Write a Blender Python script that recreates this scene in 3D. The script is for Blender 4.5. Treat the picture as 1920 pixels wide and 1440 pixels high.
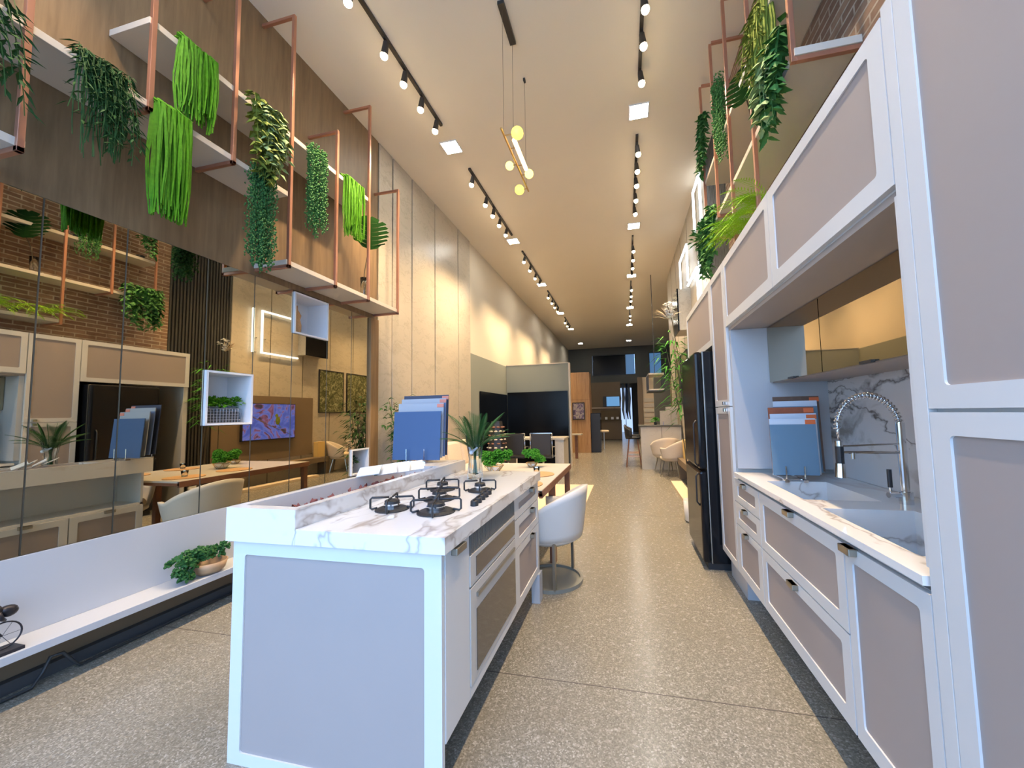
import bpy, math, random
from mathutils import Vector, Matrix
R_ = math.radians
random.seed(7)
for o in list(bpy.data.objects): bpy.data.objects.remove(o)
sc = bpy.context.scene
COL = sc.collection

# ------------------------------------------------------------------ camera
F, YAW, PITCH, ROLL, CAMH, CX, CY = 707.1, 12.83, 3.862, -1.222, 1.346, 1010.4, 728.4
cd = bpy.data.cameras.new('camera'); cam = bpy.data.objects.new('camera', cd); COL.objects.link(cam)
cd.sensor_fit = 'HORIZONTAL'; cd.sensor_width = 36.0; cd.lens = F*36/1920
cd.shift_x = -(CX-960)/1920; cd.shift_y = (CY-720)/1920
cd.clip_start = .05; cd.clip_end = 200
ya, pi_, ro = R_(YAW), R_(PITCH), R_(ROLL)
fw = Vector((-math.sin(ya)*math.cos(pi_), math.cos(ya)*math.cos(pi_), math.sin(pi_)))
r0 = Vector((math.cos(ya), math.sin(ya), 0)); u0 = r0.cross(fw)
rr = r0*math.cos(ro)+u0*math.sin(ro); uu = -r0*math.sin(ro)+u0*math.cos(ro)
M3 = Matrix((rr, uu, -fw)).transposed()
cam.matrix_world = Matrix.Translation((0, 0, CAMH)) @ M3.to_4x4()
sc.camera = cam
sc.view_settings.view_transform = 'Standard'; sc.view_settings.look = 'None'
sc.view_settings.gamma = 1; sc.view_settings.use_curve_mapping = False
sc.view_settings.exposure = 0.0

# ------------------------------------------------------------------ world: cool daylight coming in through the open shopfront behind the camera
w = bpy.data.worlds.new('sky'); sc.world = w; w.use_nodes = True
nt = w.node_tree; nt.nodes.clear()
wo = nt.nodes.new('ShaderNodeOutputWorld'); bg = nt.nodes.new('ShaderNodeBackground')
tc = nt.nodes.new('ShaderNodeTexCoord'); sx = nt.nodes.new('ShaderNodeSeparateXYZ'); cr = nt.nodes.new('ShaderNodeValToRGB')
nt.links.new(tc.outputs['Generated'], sx.inputs[0]); nt.links.new(sx.outputs['Z'], cr.inputs[0])
cr.color_ramp.elements[0].position = 0.0; cr.color_ramp.elements[0].color = (.46, .68, 1.0, 1)
cr.color_ramp.elements[1].position = .6; cr.color_ramp.elements[1].color = (.28, .52, 1.0, 1)
nt.links.new(cr.outputs[0], bg.inputs[0]); nt.links.new(bg.outputs[0], wo.inputs[0])
bg.inputs[1].default_value = 5.6
SPOT_W, SQ_E, GLOBE_E = 250.0, 90.0, 45.0
WARM = (1.0, .72, .42)

# ------------------------------------------------------------------ materials
MATS = {}
class NT:
    def __init__(s, name):
        s.m = bpy.data.materials.new(name); s.m.use_nodes = True; s.t = s.m.node_tree
        s.b = s.t.nodes['Principled BSDF']; MATS[name] = s.m
    def n(s, t, **k):
        nd = s.t.nodes.new(t)
        for a, v in k.items():
            if a.startswith('i_'):
                key = a[2:].replace('_', ' '); nd.inputs[int(key) if key.isdigit() else key].default_value = v
            else: setattr(nd, a, v)
        return nd
    def l(s, a, b): s.t.links.new(a, b)
    def ramp(s, src, stops):
        r = s.n('ShaderNodeValToRGB'); e = r.color_ramp.elements
        while len(e) < len(stops): e.new(.5)
        for i, (p, c) in enumerate(stops): e[i].position = p; e[i].color = (*c, 1)
        s.l(src, r.inputs[0]); return r.outputs[0]
    def coord(s, scale=(1, 1, 1)):
        c = s.n('ShaderNodeNewGeometry'); m = s.n('ShaderNodeMapping'); m.inputs['Scale'].default_value = scale
        s.l(c.outputs['Position'], m.inputs[0]); return m.outputs[0]
def mix(n, a, b, f):
    x = n.n('ShaderNodeMix', data_type='RGBA')
    for s_, v in ((x.inputs[6], a), (x.inputs[7], b)):
        if isinstance(v, tuple): s_.default_value = (*v, 1)
        else: n.l(v, s_)
    if isinstance(f, float): x.inputs[0].default_value = f
    else: n.l(f, x.inputs[0])
    return x.outputs[2]
def plain(name, col, rough=.5, metal=0., spec=.5, var=0., vs=20., bump=0., trans=0., coat=0., alpha=1.):
    n = NT(name); b = n.b
    b.inputs['Base Color'].default_value = (*col, 1); b.inputs['Roughness'].default_value = rough
    b.inputs['Metallic'].default_value = metal; b.inputs['Specular IOR Level'].default_value = spec
    b.inputs['Transmission Weight'].default_value = trans; b.inputs['Coat Weight'].default_value = coat
    if var or bump:
        nz = n.n('ShaderNodeTexNoise', i_Scale=vs, i_Detail=4.); n.l(n.coord(), nz.inputs[0])
        if var:
            n.l(mix(n, tuple(c*(1-var) for c in col), tuple(min(1, c*(1+var)) for c in col), nz.outputs[0]), b.inputs['Base Color'])
        if bump:
            bp = n.n('ShaderNodeBump', i_Strength=bump, i_Distance=.004); n.l(nz.outputs[0], bp.inputs['Height']); n.l(bp.outputs[0], b.inputs['Normal'])
    return n.m
def emis(name, col, st):
    n = NT(name); n.b.inputs['Base Color'].default_value = (.05, .05, .05, 1)
    n.b.inputs['Emission Color'].default_value = (*col, 1); n.b.inputs['Emission Strength'].default_value = st; return n.m
plain('white_lacquer', (.60, .60, .59), .38, var=.03, vs=3)
plain('taupe_lacquer', (.335, .285, .262), .5, var=.03, vs=4)
plain('taupe_soft', (.36, .31, .275), .5)
plain('cream_paint', (.58, .52, .42), .8, var=.03, vs=1.5)
plain('ceiling_paint', (.76, .685, .57), .9, var=.03, vs=.8)
plain('greygreen_paint', (.20, .215, .19), .8, var=.03, vs=2)
plain('dark_grey_paint', (.085, .088, .082), .8, var=.06, vs=1.5)
plain('charcoal', (.03, .032, .034), .5)
plain('gloss_black', (.004, .005, .007), .18, spec=.14)
plain('fridge_black', (.006, .007, .009), .16, spec=.3)
plain('iron_black', (.02, .02, .022), .45)
plain('rail_black', (.025, .02, .017), .5)
plain('chrome', (.72, .73, .75), .12, 1.)
plain('brushed_steel', (.42, .42, .40), .32, 1.); plain('steel_plate', (.20, .20, .17), .4)
plain('pewter', (.36, .33, .27), .35, .9)
plain('copper', (.50, .25, .165), .30, .7, var=.12, vs=9)
plain('brass', (.62, .42, .18), .3, 1.)
plain('mirror_bronze', (.60, .535, .40), .012, 1.)
plain('mirror_edge', (.10, .09, .075), .3, .6)
plain('mirror_soft', (.44, .37, .26), .02, 1.)
plain('shelf_white', (.50, .455, .39), .5, var=.03, vs=5)
plain('box_white', (.74, .74, .76), .45)
plain('bench_white', (.46, .475, .50), .35, var=.02, vs=2)
plain('leather_white', (.62, .60, .56), .45, bump=.15, vs=160)
plain('fabric_cream', (.68, .55, .38), .9, var=.08, vs=60, bump=.2)
plain('fabric_beige', (.60, .52, .42), .9, var=.08, vs=60, bump=.2)
plain('rug_beige', (.62, .50, .36), .95, var=.12, vs=90, bump=.4)
plain('teal_board', (.14, .235, .32), .45); plain('blue_board', (.045, .095, .21), .5)
plain('pale_board', (.62, .66, .72), .5); plain('grey_board', (.36, .38, .42), .5)
plain('mid_blue_board', (.14, .20, .36), .5); plain('navy_board', (.04, .05, .09), .5)
plain('rust_board', (.36, .10, .045), .5, var=.25, vs=30); plain('brown_board', (.16, .09, .06), .5, var=.25, vs=30)
plain('orange_tab', (.75, .16, .05), .5); plain('coral_tab', (.66, .22, .15), .5)
plain('leaf_deep', (.008, .026, .007), .9, spec=0.); plain('leaf_dark', (.028, .075, .02), .6, spec=.12, var=.35, vs=30); plain('leaf_mid', (.05, .16, .04), .6, spec=.12, var=.35, vs=30)
plain('leaf_bright', (.065, .21, .008), .6, spec=.12, var=.55, vs=45); plain('leaf_lime', (.24, .44, .02), .6, spec=.12, var=.25, vs=14)  # leaf_bright: wide tone variation paints shading contrast into the hanging strands
plain('leaf_blue', (.035, .11, .03), .6, spec=.12, var=.35, vs=40); plain('leaf_olive', (.17, .21, .035), .6, spec=.12, var=.4, vs=25)
plain('leaf_pale', (.30, .40, .17), .6, spec=.12, var=.3, vs=30); plain('petal_white', (.85, .83, .76), .6)
plain('leaf_grass', (.05, .22, .02), .6, spec=.12, var=.5, vs=60); plain('stem_brown', (.10, .07, .035), .7)
plain('terracotta', (.45, .23, .12), .7, var=.15, vs=30); plain('basket_mesh', (.30, .30, .32), .5, .4)
plain('wicker', (.50, .30, .14), .8, var=.35, vs=120, bump=.5); plain('bowl_wood', (.42, .27, .15), .5, var=.25, vs=18)
plain('table_wood', (.22, .095, .055), .5, var=.25, vs=14); plain('table_top', (.66, .62, .55), .25, var=.04, vs=6)
plain('paper_white', (.58, .62, .64), .4, var=.1, vs=22); plain('ceramic', (.8, .78, .74), .25)
plain('petal_red', (.22, .06, .045), .7, var=.5, vs=50); plain('bronze_figure', (.035, .033, .04), .4, .5)
plain('red_chair', (.5, .14, .07), .6); plain('oven_glass', (.075, .062, .05), .12, coat=.4)
plain('oven_face', (.50, .49, .46), .35); plain('grille', (.16, .145, .125), .45)
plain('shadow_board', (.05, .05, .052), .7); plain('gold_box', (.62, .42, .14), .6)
plain('pavement', (.35, .35, .36), .9, var=.1, vs=3); plain('brown_panel', (.16, .115, .07), .6, var=.06, vs=3)
emis('bulb_glow', (1., .80, .52), 28.); emis('bulb_small', (1., .82, .56), 14.)
emis('panel_glow', (1., .96, .86), SQ_E); emis('globe_glow', (1., .80, .055), 5.)
emis('globe_glow_pale', (1., .80, .12), 5.)
emis('tube_glow', (1., .62, .30), 5.); emis('led_glow', (.88, .95, 1.), 4.); emis('window_blue', (.07, .18, .36), .9)
emis('screen_blue', (.12, .32, .60), 1.0); emis('door_light', (.38, .52, .80), 1.5)

def glass():
    n = NT('clear_glass'); n.b.inputs['Base Color'].default_value = (.93, .97, .97, 1); n.b.inputs['Roughness'].default_value = .03
    n.b.inputs['Transmission Weight'].default_value = 1; n.b.inputs['IOR'].default_value = 1.35
glass()
def marble(name, base, vein, gold, sc_=1.0, amt=.5, rough=.15, gw=0., vw=.022, dist=1.6, det=7.):
    n = NT(name); c = n.coord((sc_, sc_*.8, sc_))
    d = n.n('ShaderNodeTexNoise', i_Scale=1.1, i_Detail=5., i_Roughness=.6); n.l(c, d.inputs[0])
    ad = n.n('ShaderNodeVectorMath', operation='MULTIPLY_ADD'); ad.inputs[1].default_value = (dist,)*3
    n.l(d.outputs['Color'], ad.inputs[0]); n.l(c, ad.inputs[2])
    m2 = n.n('ShaderNodeMapping'); m2.inputs['Rotation'].default_value = (.5, .5, .7); m2.inputs['Scale'].default_value = (1, .28, 1); n.l(ad.outputs[0], m2.inputs[0])
    v = n.n('ShaderNodeTexNoise', i_Scale=1.7, i_Detail=det, i_Roughness=.5); n.l(m2.outputs[0], v.inputs[0])
    mt = n.n('ShaderNodeMath', operation='SUBTRACT'); n.l(v.outputs[0], mt.inputs[0]); mt.inputs[1].default_value = .5
    ab = n.n('ShaderNodeMath', operation='ABSOLUTE'); n.l(mt.outputs[0], ab.inputs[0])
    f = n.ramp(ab.outputs[0], [(0, (amt,)*3), (.006, (amt*.5,)*3), (vw, (0, 0, 0))])
    g = n.n('ShaderNodeTexNoise', i_Scale=1.3, i_Detail=6., i_Distortion=1.2); n.l(m2.outputs[0], g.inputs[0])
    gf = n.ramp(g.outputs[0], [(.56+gw, (0, 0, 0)), (.64+gw, (amt*.9,)*3)])
    a = mix(n, base, gold, gf); a = mix(n, a, vein, f)
    n.l(a, n.b.inputs['Base Color']); n.b.inputs['Roughness'].default_value = rough
marble('marble_counter', (.72, .71, .69), (.40, .35, .31), (.42, .32, .22), 1.5, .9, .1, .035, .018, .55, 4.)
marble('marble_splash', (.60, .59, .58), (.14, .12, .105), (.24, .21, .175), 1.9, 1., .18, -.02, .02, .6, 4.)
marble('marble_wall', (.43, .385, .31), (.24, .21, .165), (.33, .29, .225), 3.4, .45, .35)
marble('stone_bar', (.52, .48, .40), (.36, .33, .27), (.42, .38, .30), 2.2, .35, .4)
def wood(name, a, b, scale=(9, 9, .7), board=0., rough=.5, grain=3.):
    n = NT(name); c = n.coord(scale)
    z = n.n('ShaderNodeTexNoise', i_Scale=grain, i_Detail=6., i_Roughness=.6, i_Distortion=.4); n.l(c, z.inputs[0])
    col = n.ramp(z.outputs[0], [(.3, a), (.7, b)])
    if board:
        s = n.n('ShaderNodeSeparateXYZ'); g = n.n('ShaderNodeNewGeometry'); n.l(g.outputs['Position'], s.inputs[0])
        q = n.n('ShaderNodeMath', operation='SNAP'); n.l(s.outputs['Y'], q.inputs[0]); q.inputs[1].default_value = board
        wn = n.n('ShaderNodeTexWhiteNoise', noise_dimensions='1D'); n.l(q.outputs[0], wn.inputs['W'])
        col = mix(n, col, tuple(x*.72 for x in b), n.ramp(wn.outputs[0], [(0, (0, 0, 0)), (1, (.55,)*3)]))
    n.l(col, n.b.inputs['Base Color']); n.b.inputs['Roughness'].default_value = rough
wood('wall_wood', (.125, .078, .038), (.24, .158, .083), board=.31)
wood('tall_wood', (.30, .155, .065), (.46, .27, .12), board=.0)
wood('column_wood', (.19, .105, .04), (.30, .18, .08))
wood('rustic_wood', (.10, .05, .03), (.28, .15, .08), (3, 3, 3))
def bricks():
    n = NT('brick_wall'); g = n.n('ShaderNodeNewGeometry'); s = n.n('ShaderNodeSeparateXYZ'); n.l(g.outputs['Position'], s.inputs[0])
    c = n.n('ShaderNodeCombineXYZ'); n.l(s.outputs['Y'], c.inputs[0]); n.l(s.outputs['Z'], c.inputs[1])
    b = n.n('ShaderNodeTexBrick', i_Scale=1.0, i_Mortar_Size=.008, i_Mortar_Smooth=.4, i_Brick_Width=.22, i_Row_Height=.058)
    b.inputs['Color1'].default_value = (.17, .095, .06, 1); b.inputs['Color2'].default_value = (.27, .17, .11, 1); b.inputs['Mortar'].default_value = (.42, .35, .27, 1)
    n.l(c.outputs[0], b.inputs[0])
    nz = n.n('ShaderNodeTexNoise', i_Scale=9., i_Detail=6.); n.l(c.outputs[0], nz.inputs[0])
    n.l(mix(n, b.outputs[0], (.12, .06, .03), n.ramp(nz.outputs[0], [(.45, (0, 0, 0)), (.75, (.7,)*3)])), n.b.inputs['Base Color'])
    bp = n.n('ShaderNodeBump', i_Strength=.8, i_Distance=.01); n.l(b.outputs['Fac'], bp.inputs['Height']); bp.invert = True; n.l(bp.outputs[0], n.b.inputs['Normal'])
    n.b.inputs['Roughness'].default_value = .85
bricks()
def terrazzo():
    n = NT('terrazzo_floor'); c = n.coord()
    v = n.n('ShaderNodeTexVoronoi', i_Scale=170.); n.l(c, v.inputs[0])
    sr = n.n('ShaderNodeSeparateColor'); n.l(v.outputs['Color'], sr.inputs[0])
    sp = n.ramp(sr.outputs[0], [(0, (.155, .142, .112)), (.5, (.225, .207, .165)), (.85, (.29, .27, .22)), (1, (.42, .395, .34))])
    nz = n.n('ShaderNodeTexNoise', i_Scale=2.2, i_Detail=5.); n.l(c, nz.inputs[0])
    col = mix(n, sp, (.205, .182, .135), n.ramp(nz.outputs[0], [(.4, (0, 0, 0)), (.7, (.35,)*3)]))
    nz2 = n.n('ShaderNodeTexNoise', i_Scale=30., i_Detail=3.); n.l(c, nz2.inputs[0])
    rg = n.ramp(nz2.outputs[0], [(.3, (.16,)*3), (.7, (.30,)*3)]); n.l(rg, n.b.inputs['Roughness'])
    s = n.n('ShaderNodeSeparateXYZ'); n.l(c, s.inputs[0])
    fac = None
    for ax, off, per in (('Y', 1.965, 3.2),):
        a = n.n('ShaderNodeMath', operation='ADD'); n.l(s.outputs[ax], a.inputs[0]); a.inputs[1].default_value = -off+per*10+per/2
        m = n.n('ShaderNodeMath', operation='MODULO'); n.l(a.outputs[0], m.inputs[0]); m.inputs[1].default_value = per
        d = n.n('ShaderNodeMath', operation='SUBTRACT'); n.l(m.outputs[0], d.inputs[0]); d.inputs[1].default_value = per/2
        e = n.n('ShaderNodeMath', operation='ABSOLUTE'); n.l(d.outputs[0], e.inputs[0])
        k = n.n('ShaderNodeMath', operation='LESS_THAN'); n.l(e.outputs[0], k.inputs[0]); k.inputs[1].default_value = .003
        if fac is None: fac = k.outputs[0]
        else:
            x = n.n('ShaderNodeMath', operation='MAXIMUM'); n.l(fac, x.inputs[0]); n.l(k.outputs[0], x.inputs[1]); fac = x.outputs[0]
    n.l(mix(n, col, (.09, .08, .07), fac), n.b.inputs['Base Color'])
terrazzo()
def picture(name, cols, scale, dist=2.):
    n = NT(name); c = n.coord((scale,)*3)
    z = n.n('ShaderNodeTexNoise', i_Scale=1., i_Detail=8., i_Distortion=dist, i_Roughness=.65); n.l(c, z.inputs[0])
    n.l(n.ramp(z.outputs[0], cols), n.b.inputs['Base Color']); n.b.inputs['Roughness'].default_value = .4
    return n
picture('forest_print', [(.35, (.02, .025, .01)), (.5, (.10, .11, .04)), (.66, (.42, .42, .26))], 7)
picture('abstract_print', [(.35, (.02, .02, .05)), (.48, (.14, .10, .20)), (.55, (.40, .36, .34)), (.66, (.05, .05, .07))], 5)
def tvpic():
    n = NT('tv_picture'); c = n.coord((2.6, 2.6, 2.6))
    z = n.n('ShaderNodeTexNoise', i_Scale=1., i_Detail=6., i_Distortion=2.5); n.l(c, z.inputs[0])
    col = n.ramp(z.outputs[0], [(.40, (.05, .09, .55)), (.53, (.12, .18, .75)), (.59, (.22, .08, .20)), (.66, (.03, .02, .05))])
    n.l(col, n.b.inputs['Emission Color']); n.b.inputs['Emission Strength'].default_value = 1.3; n.b.inputs['Base Color'].default_value = (.02, .02, .02, 1)
tvpic()

# ------------------------------------------------------------------ mesh builder
class MB:
    def __init__(s): s.v = []; s.f = []
    def add(s, vs, fs):
        k = len(s.v); s.v += [tuple(v) for v in vs]; s.f += [tuple(i+k for i in f) for f in fs]; return s
    def box(s, x0, x1, y0, y1, z0, z1):
        if x0 > x1: x0, x1 = x1, x0
        if y0 > y1: y0, y1 = y1, y0
        if z0 > z1: z0, z1 = z1, z0
        return s.add([(x0, y0, z0), (x1, y0, z0), (x1, y1, z0), (x0, y1, z0), (x0, y0, z1), (x1, y0, z1), (x1, y1, z1), (x0, y1, z1)],
                     [(0, 3, 2, 1), (4, 5, 6, 7), (0, 1, 5, 4), (1, 2, 6, 5), (2, 3, 7, 6), (3, 0, 4, 7)])
    def tube(s, pts, r, n=8, closed=False, flat=1.):
        pts = [Vector(p) for p in pts]; m = len(pts); rs = r if isinstance(r, (list, tuple)) else [r]*m
        V = []; up = None
        for i, p in enumerate(pts):
            a = pts[(i-1) % m] if (closed or i > 0) else p; b = pts[(i+1) % m] if (closed or i < m-1) else p
            t = (b-a)
            t = t.normalized() if t.length > 1e-9 else Vector((0, 0, 1))
            if up is None: up = t.orthogonal().normalized()
            up = (up-t*up.dot(t)); up = up.normalized() if up.length > 1e-6 else t.orthogonal().normalized()
            q = t.cross(up)
            for j in range(n):
                an = 2*math.pi*(j+.5)/n; V.append(p+(up*math.cos(an)+q*math.sin(an)*flat)*rs[i])
        Fc = []
        for i in range(m if closed else m-1):
            for j in range(n):
                a = i*n+j; b = i*n+(j+1) % n; i2 = (i+1) % m
                Fc.append((a, b, i2*n+(j+1) % n, i2*n+j))
        if not closed: Fc.append(tuple(range(n-1, -1, -1))); Fc.append(tuple((m-1)*n+j for j in range(n)))
        return s.add(V, Fc)
    def bar(s, p, q, w):  # square section bar
        return s.tube([p, q], w*.7071, 4)
    def cyl(s, p, q, r, n=20, r2=None): return s.tube([p, q], [r, r if r2 is None else r2], n)
    def lathe(s, prof, c, n=24):
        V = []; Fc = []; m = len(prof)
        for r, z in prof:
            for j in range(n): a = 2*math.pi*j/n; V.append((c[0]+r*math.cos(a), c[1]+r*math.sin(a), c[2]+z))
        for i in range(m-1):
            for j in range(n): Fc.append((i*n+j, i*n+(j+1) % n, (i+1)*n+(j+1) % n, (i+1)*n+j))
        if prof[0][0] > 1e-6: Fc.append(tuple(range(n-1, -1, -1)))
        if prof[-1][0] > 1e-6: Fc.append(tuple((m-1)*n+j for j in range(n)))
        return s.add(V, Fc)
    def ball(s, c, r, n=12, m=8, sc_=(1, 1, 1)):
        V = [(c[0], c[1], c[2]-r*sc_[2])]; Fc = []
        for i in range(1, m):
            t = math.pi*i/m
            for j in range(n):
                a = 2*math.pi*j/n; V.append((c[0]+r*sc_[0]*math.sin(t)*math.cos(a), c[1]+r*sc_[1]*math.sin(t)*math.sin(a), c[2]-r*sc_[2]*math.cos(t)))
        V.append((c[0], c[1], c[2]+r*sc_[2])); L = len(V)-1
        for j in range(n):
            Fc.append((0, 1+(j+1) % n, 1+j)); Fc.append((L, 1+(m-2)*n+j, 1+(m-2)*n+(j+1) % n))
            for i in range(m-2): Fc.append((1+i*n+j, 1+i*n+(j+1) % n, 1+(i+1)*n+(j+1) % n, 1+(i+1)*n+j))
        return s.add(V, Fc)
    def octa(s, c, r):
        x, y, z = c
        return s.add([(x+r, y, z), (x-r, y, z), (x, y+r, z), (x, y-r, z), (x, y, z+r*1.3), (x, y, z-r*1.3)],
                     [(0, 2, 4), (2, 1, 4), (1, 3, 4), (3, 0, 4), (2, 0, 5), (1, 2, 5), (3, 1, 5), (0, 3, 5)])
    def leaf(s, p, d, L, W, fold=.25, droop=.15):
        p = Vector(p); d = Vector(d).normalized(); sd = d.cross(Vector((0, 0, 1)))
        sd = sd.normalized() if sd.length > .05 else Vector((1, 0, 0))
        nm = sd.cross(d); mid = p+d*L*.45+nm*W*fold; tip = p+d*L-Vector((0, 0, L*droop))
        return s.add([p, p+d*L*.45+sd*W/2, tip, p+d*L*.45-sd*W/2, mid], [(0, 1, 4), (1, 2, 4), (2, 3, 4), (3, 0, 4)])
    def frame(s, T, a0, a1, b0, b1, fr, rad, d0, d1, seg=4):
        """rectangular frame with rounded inner corners; T(a,b,d) -> xyz"""
        if not isinstance(fr, tuple): fr = (fr,)*4
        i0, i1, j0, j1 = a0+fr[0], a1-fr[1], b0+fr[2], b1-fr[3]
        cs = [(i0+rad, j0+rad, 180, (a0, b0)), (i1-rad, j0+rad, 270, (a1, b0)), (i1-rad, j1-rad, 0, (a1, b1)), (i0+rad, j1-rad, 90, (a0, b1))]
        inn = []; out = []
        for cx_, cy_, st, oc in cs:
            for k in range(seg+1):
                an = R_(st+90*k/seg); inn.append((cx_+rad*math.cos(an), cy_+rad*math.sin(an))); out.append(oc)
        n = len(inn); V = []
        for d in (d0, d1):
            V += [T(a, b, d) for a, b in inn]; V += [T(oc[3][0], oc[3][1], d) for oc in cs]
        o2 = n+4; Fc = []
        for k in range(n):
            k2 = (k+1) % n; c1 = k//(seg+1); c2 = k2//(seg+1)
            for off, flip in ((0, False), (o2, True)):
                f = (off+k, off+n+c1, off+n+c2, off+k2) if c1 != c2 else (off+k, off+n+c1, off+k2)
                Fc.append(f[::-1] if flip else f)
            Fc.append((k, k2, o2+k2, o2+k))
        for c in range(4): c2 = (c+1) % 4; Fc.append((n+c, o2+n+c, o2+n+c2, n+c2))
        return s.add(V, Fc)
    def build(s, name, mat, parent=None, bevel=0., smooth=False):
        off = Vector(parent_loc(parent)) if parent else Vector((0, 0, 0))
        me = bpy.data.meshes.new(name); me.from_pydata([tuple(Vector(v)-off) for v in s.v], [], s.f); me.update()
        me.materials.append(MATS[mat])
        if smooth:
            for p in me.polygons: p.use_smooth = True
        o = bpy.data.objects.new(name, me); COL.objects.link(o)
        if parent: o.parent = parent
        if bevel:
            b = o.modifiers.new('bevel', 'BEVEL'); b.width = bevel; b.segments = 2; b.limit_method = 'ANGLE'
        return o
def parent_loc(o):
    v = Vector((0, 0, 0))
    while o: v += o.location; o = o.parent
    return v
def tag(o, label=None, cat=None, group=None, kind=None):
    for k, v in (('label', label), ('category', cat), ('group', group), ('kind', kind)):
        if v: o[k] = v
    return o
def thing(name, loc, label, cat, group=None, kind=None):
    o = bpy.data.objects.new(name, None); COL.objects.link(o); o.location = loc; o.empty_display_size = .05
    return tag(o, label, cat, group, kind)
def copy_tree(o, parent=None):
    c = o.copy(); COL.objects.link(c)
    if parent is not None: c.parent = parent
    for ch in list(o.children): copy_tree(ch, c)
    return c
def struct(name, mb, mat, **k): return tag(mb.build(name, mat, **k), kind='structure')
rnd = random.uniform

XW, ZC, XR, XB = -3.1, 5.03, .744, 1.26   # left wall, ceiling, kitchen front, right cladding

# ------------------------------------------------------------------ setting
struct('floor', MB().box(-3.4, 3.2, -1.2, 27, -.1, 0), 'terrazzo_floor')
struct('ceiling', MB().box(-3.4, 3.2, -.8, 22.2, ZC, ZC+.15), 'ceiling_paint')
struct('wall_left', MB().box(-3.5, XW-.02, 4.2, 22.2, 0, ZC).box(-3.5, XW-.02, -.8, 4.2, 2.6, ZC).box(-3.5, -3.40, -.8, 4.2, 0, 2.6).box(-3.40, XW-.02, -.8, 4.2, 0, .66), 'cream_paint')
struct('wall_right', MB().box(1.40, 1.55, -.8, 10.9, 0, ZC), 'cream_paint')
struct('wall_right_far', MB().box(1.55, 3.2, 10.8, 10.9, 0, ZC).box(3.1, 3.25, 10.9, 27, 0, ZC), 'dark_grey_paint')
struct('wall_left_wood', MB().box(XW-.02, XW, -.8, 4.23, 2.6, ZC), 'wall_wood')
struct('wall_left_green', MB().box(XW-.02, XW-.008, 7.29, 9.7, 0, 2.645), 'greygreen_paint')
bw = MB(); bw.box(-3.3, -1.75, 21.6, 21.8, 0, ZC).box(.95, 3.2, 21.6, 21.8, 0, 3.42).box(-1.75, .95, 21.6, 21.8, 2.95, 3.42)
bw.box(-1.75, .60, 21.6, 21.8, 4.62, ZC).box(.60, 1.38, 21.6, 21.8, 3.42, ZC).box(1.38, 2.02, 21.6, 21.8, 4.62, ZC).box(2.02, 3.2, 21.6, 21.8, 3.42, ZC)
struct('wall_back', bw, 'dark_grey_paint')
struct('wall_back_far', MB().box(-3.3, 3.2, 26.6, 26.8, 0, 4.), 'brown_panel')
struct('ceiling_back_room', MB().box(-3.3, 3.2, 21.8, 26.8, 3.3, 3.4), 'ceiling_paint')
struct('wall_left_back_room', MB().box(-3.3, -3.2, 21.8, 26.8, 0, 3.3), 'cream_paint')
w1 = tag(bpy.data.objects.new('window_1', None), kind='structure'); COL.objects.link(w1); w1.location = (-.6, 21.7, 3.42)
MB().box(-1.74, .08, 21.68, 21.70, 3.43, 4.61).build('pane', 'gloss_black', w1)
MB().box(.10, .59, 21.68, 21.70, 3.43, 4.61).build('pane', 'window_blue', w1)
MB().box(-1.75, .60, 21.58, 21.66, 3.42, 3.46).box(-1.75, .6, 21.58, 21.66, 4.58, 4.62).box(.08, .11, 21.58, 21.66, 3.46, 4.58).build('window_frame', 'charcoal', w1)
w2 = tag(bpy.data.objects.new('window_2', None), kind='structure'); COL.objects.link(w2); w2.location = (1.7, 21.7, 3.42)
MB().box(1.39, 2.01, 21.68, 21.70, 3.43, 4.61).build('pane', 'window_blue', w2)
MB().box(1.36, 1.40, 21.58, 21.66, 3.42, 4.62).box(2.0, 2.04, 21.58, 21.66, 3.42, 4.62).box(1.4, 2.0, 21.58, 21.66, 4.58, 4.62).build('window_frame', 'charcoal', w2)
struct('wall_right_brick', MB().box(XB, 1.40, -.8, 4.72, 2.455, ZC), 'brick_wall')
sl = MB().box(XB+.03, 1.40, 4.72, 5.77, 0, ZC)
y = 4.73
while y < 5.75: sl.box(XB, XB+.035, y, y+.028, 0, ZC); y += .052
struct('wall_right_slats', sl, 'charcoal')
struct('wall_right_marble', MB().box(XB, 1.40, 5.77, 10.9, 0, ZC), 'marble_wall')
sm = MB()
for y in (6.6, 7.45, 8.3, 9.15, 10.0): sm.box(XB-.003, XB+.002, y, y+.014, 0, ZC)
struct('trim_1', sm, 'mirror_edge')
struct('trim_2', MB().box(XW-.045, XW-.02, 4.23, 7.28, 0, ZC).box(XW-.02, XW-.008, 4.23, 4.33, 0, ZC), 'stem_brown')
struct('baseboard_left', MB().box(XW-.019, XW-.012, -.8, 4.08, 0, .225), 'brown_panel')
struct('ground_outside', MB().box(-12, 12, -14, -1.2, -.12, -.02), 'pavement')

# left marble panels
ys = [4.245, 4.56, 5.055, 5.77, 6.69, 7.28]
for i, (a, b) in enumerate(zip(ys, ys[1:])):
    o = MB().box(XW-.019, XW+.004, a+.014, b-.014, 0, ZC-.003).build('marble_wall_panel', 'marble_wall', bevel=.002)
    tag(o, 'pale veined stone-look wall panel, %s beyond the wooden column on the left wall' % ('narrow first one', 'second one', 'third one', 'fourth one', 'fifth and last one')[i], 'wall panel', 'stone-look panels on the left wall')
tag(MB().box(XW-.019, XW+.03, 4.085, 4.235, 0, 2.6).build('wooden_column', 'column_wood', bevel=.003), 'brown wooden upright closing the far end of the mirrored wall', 'column')

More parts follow.
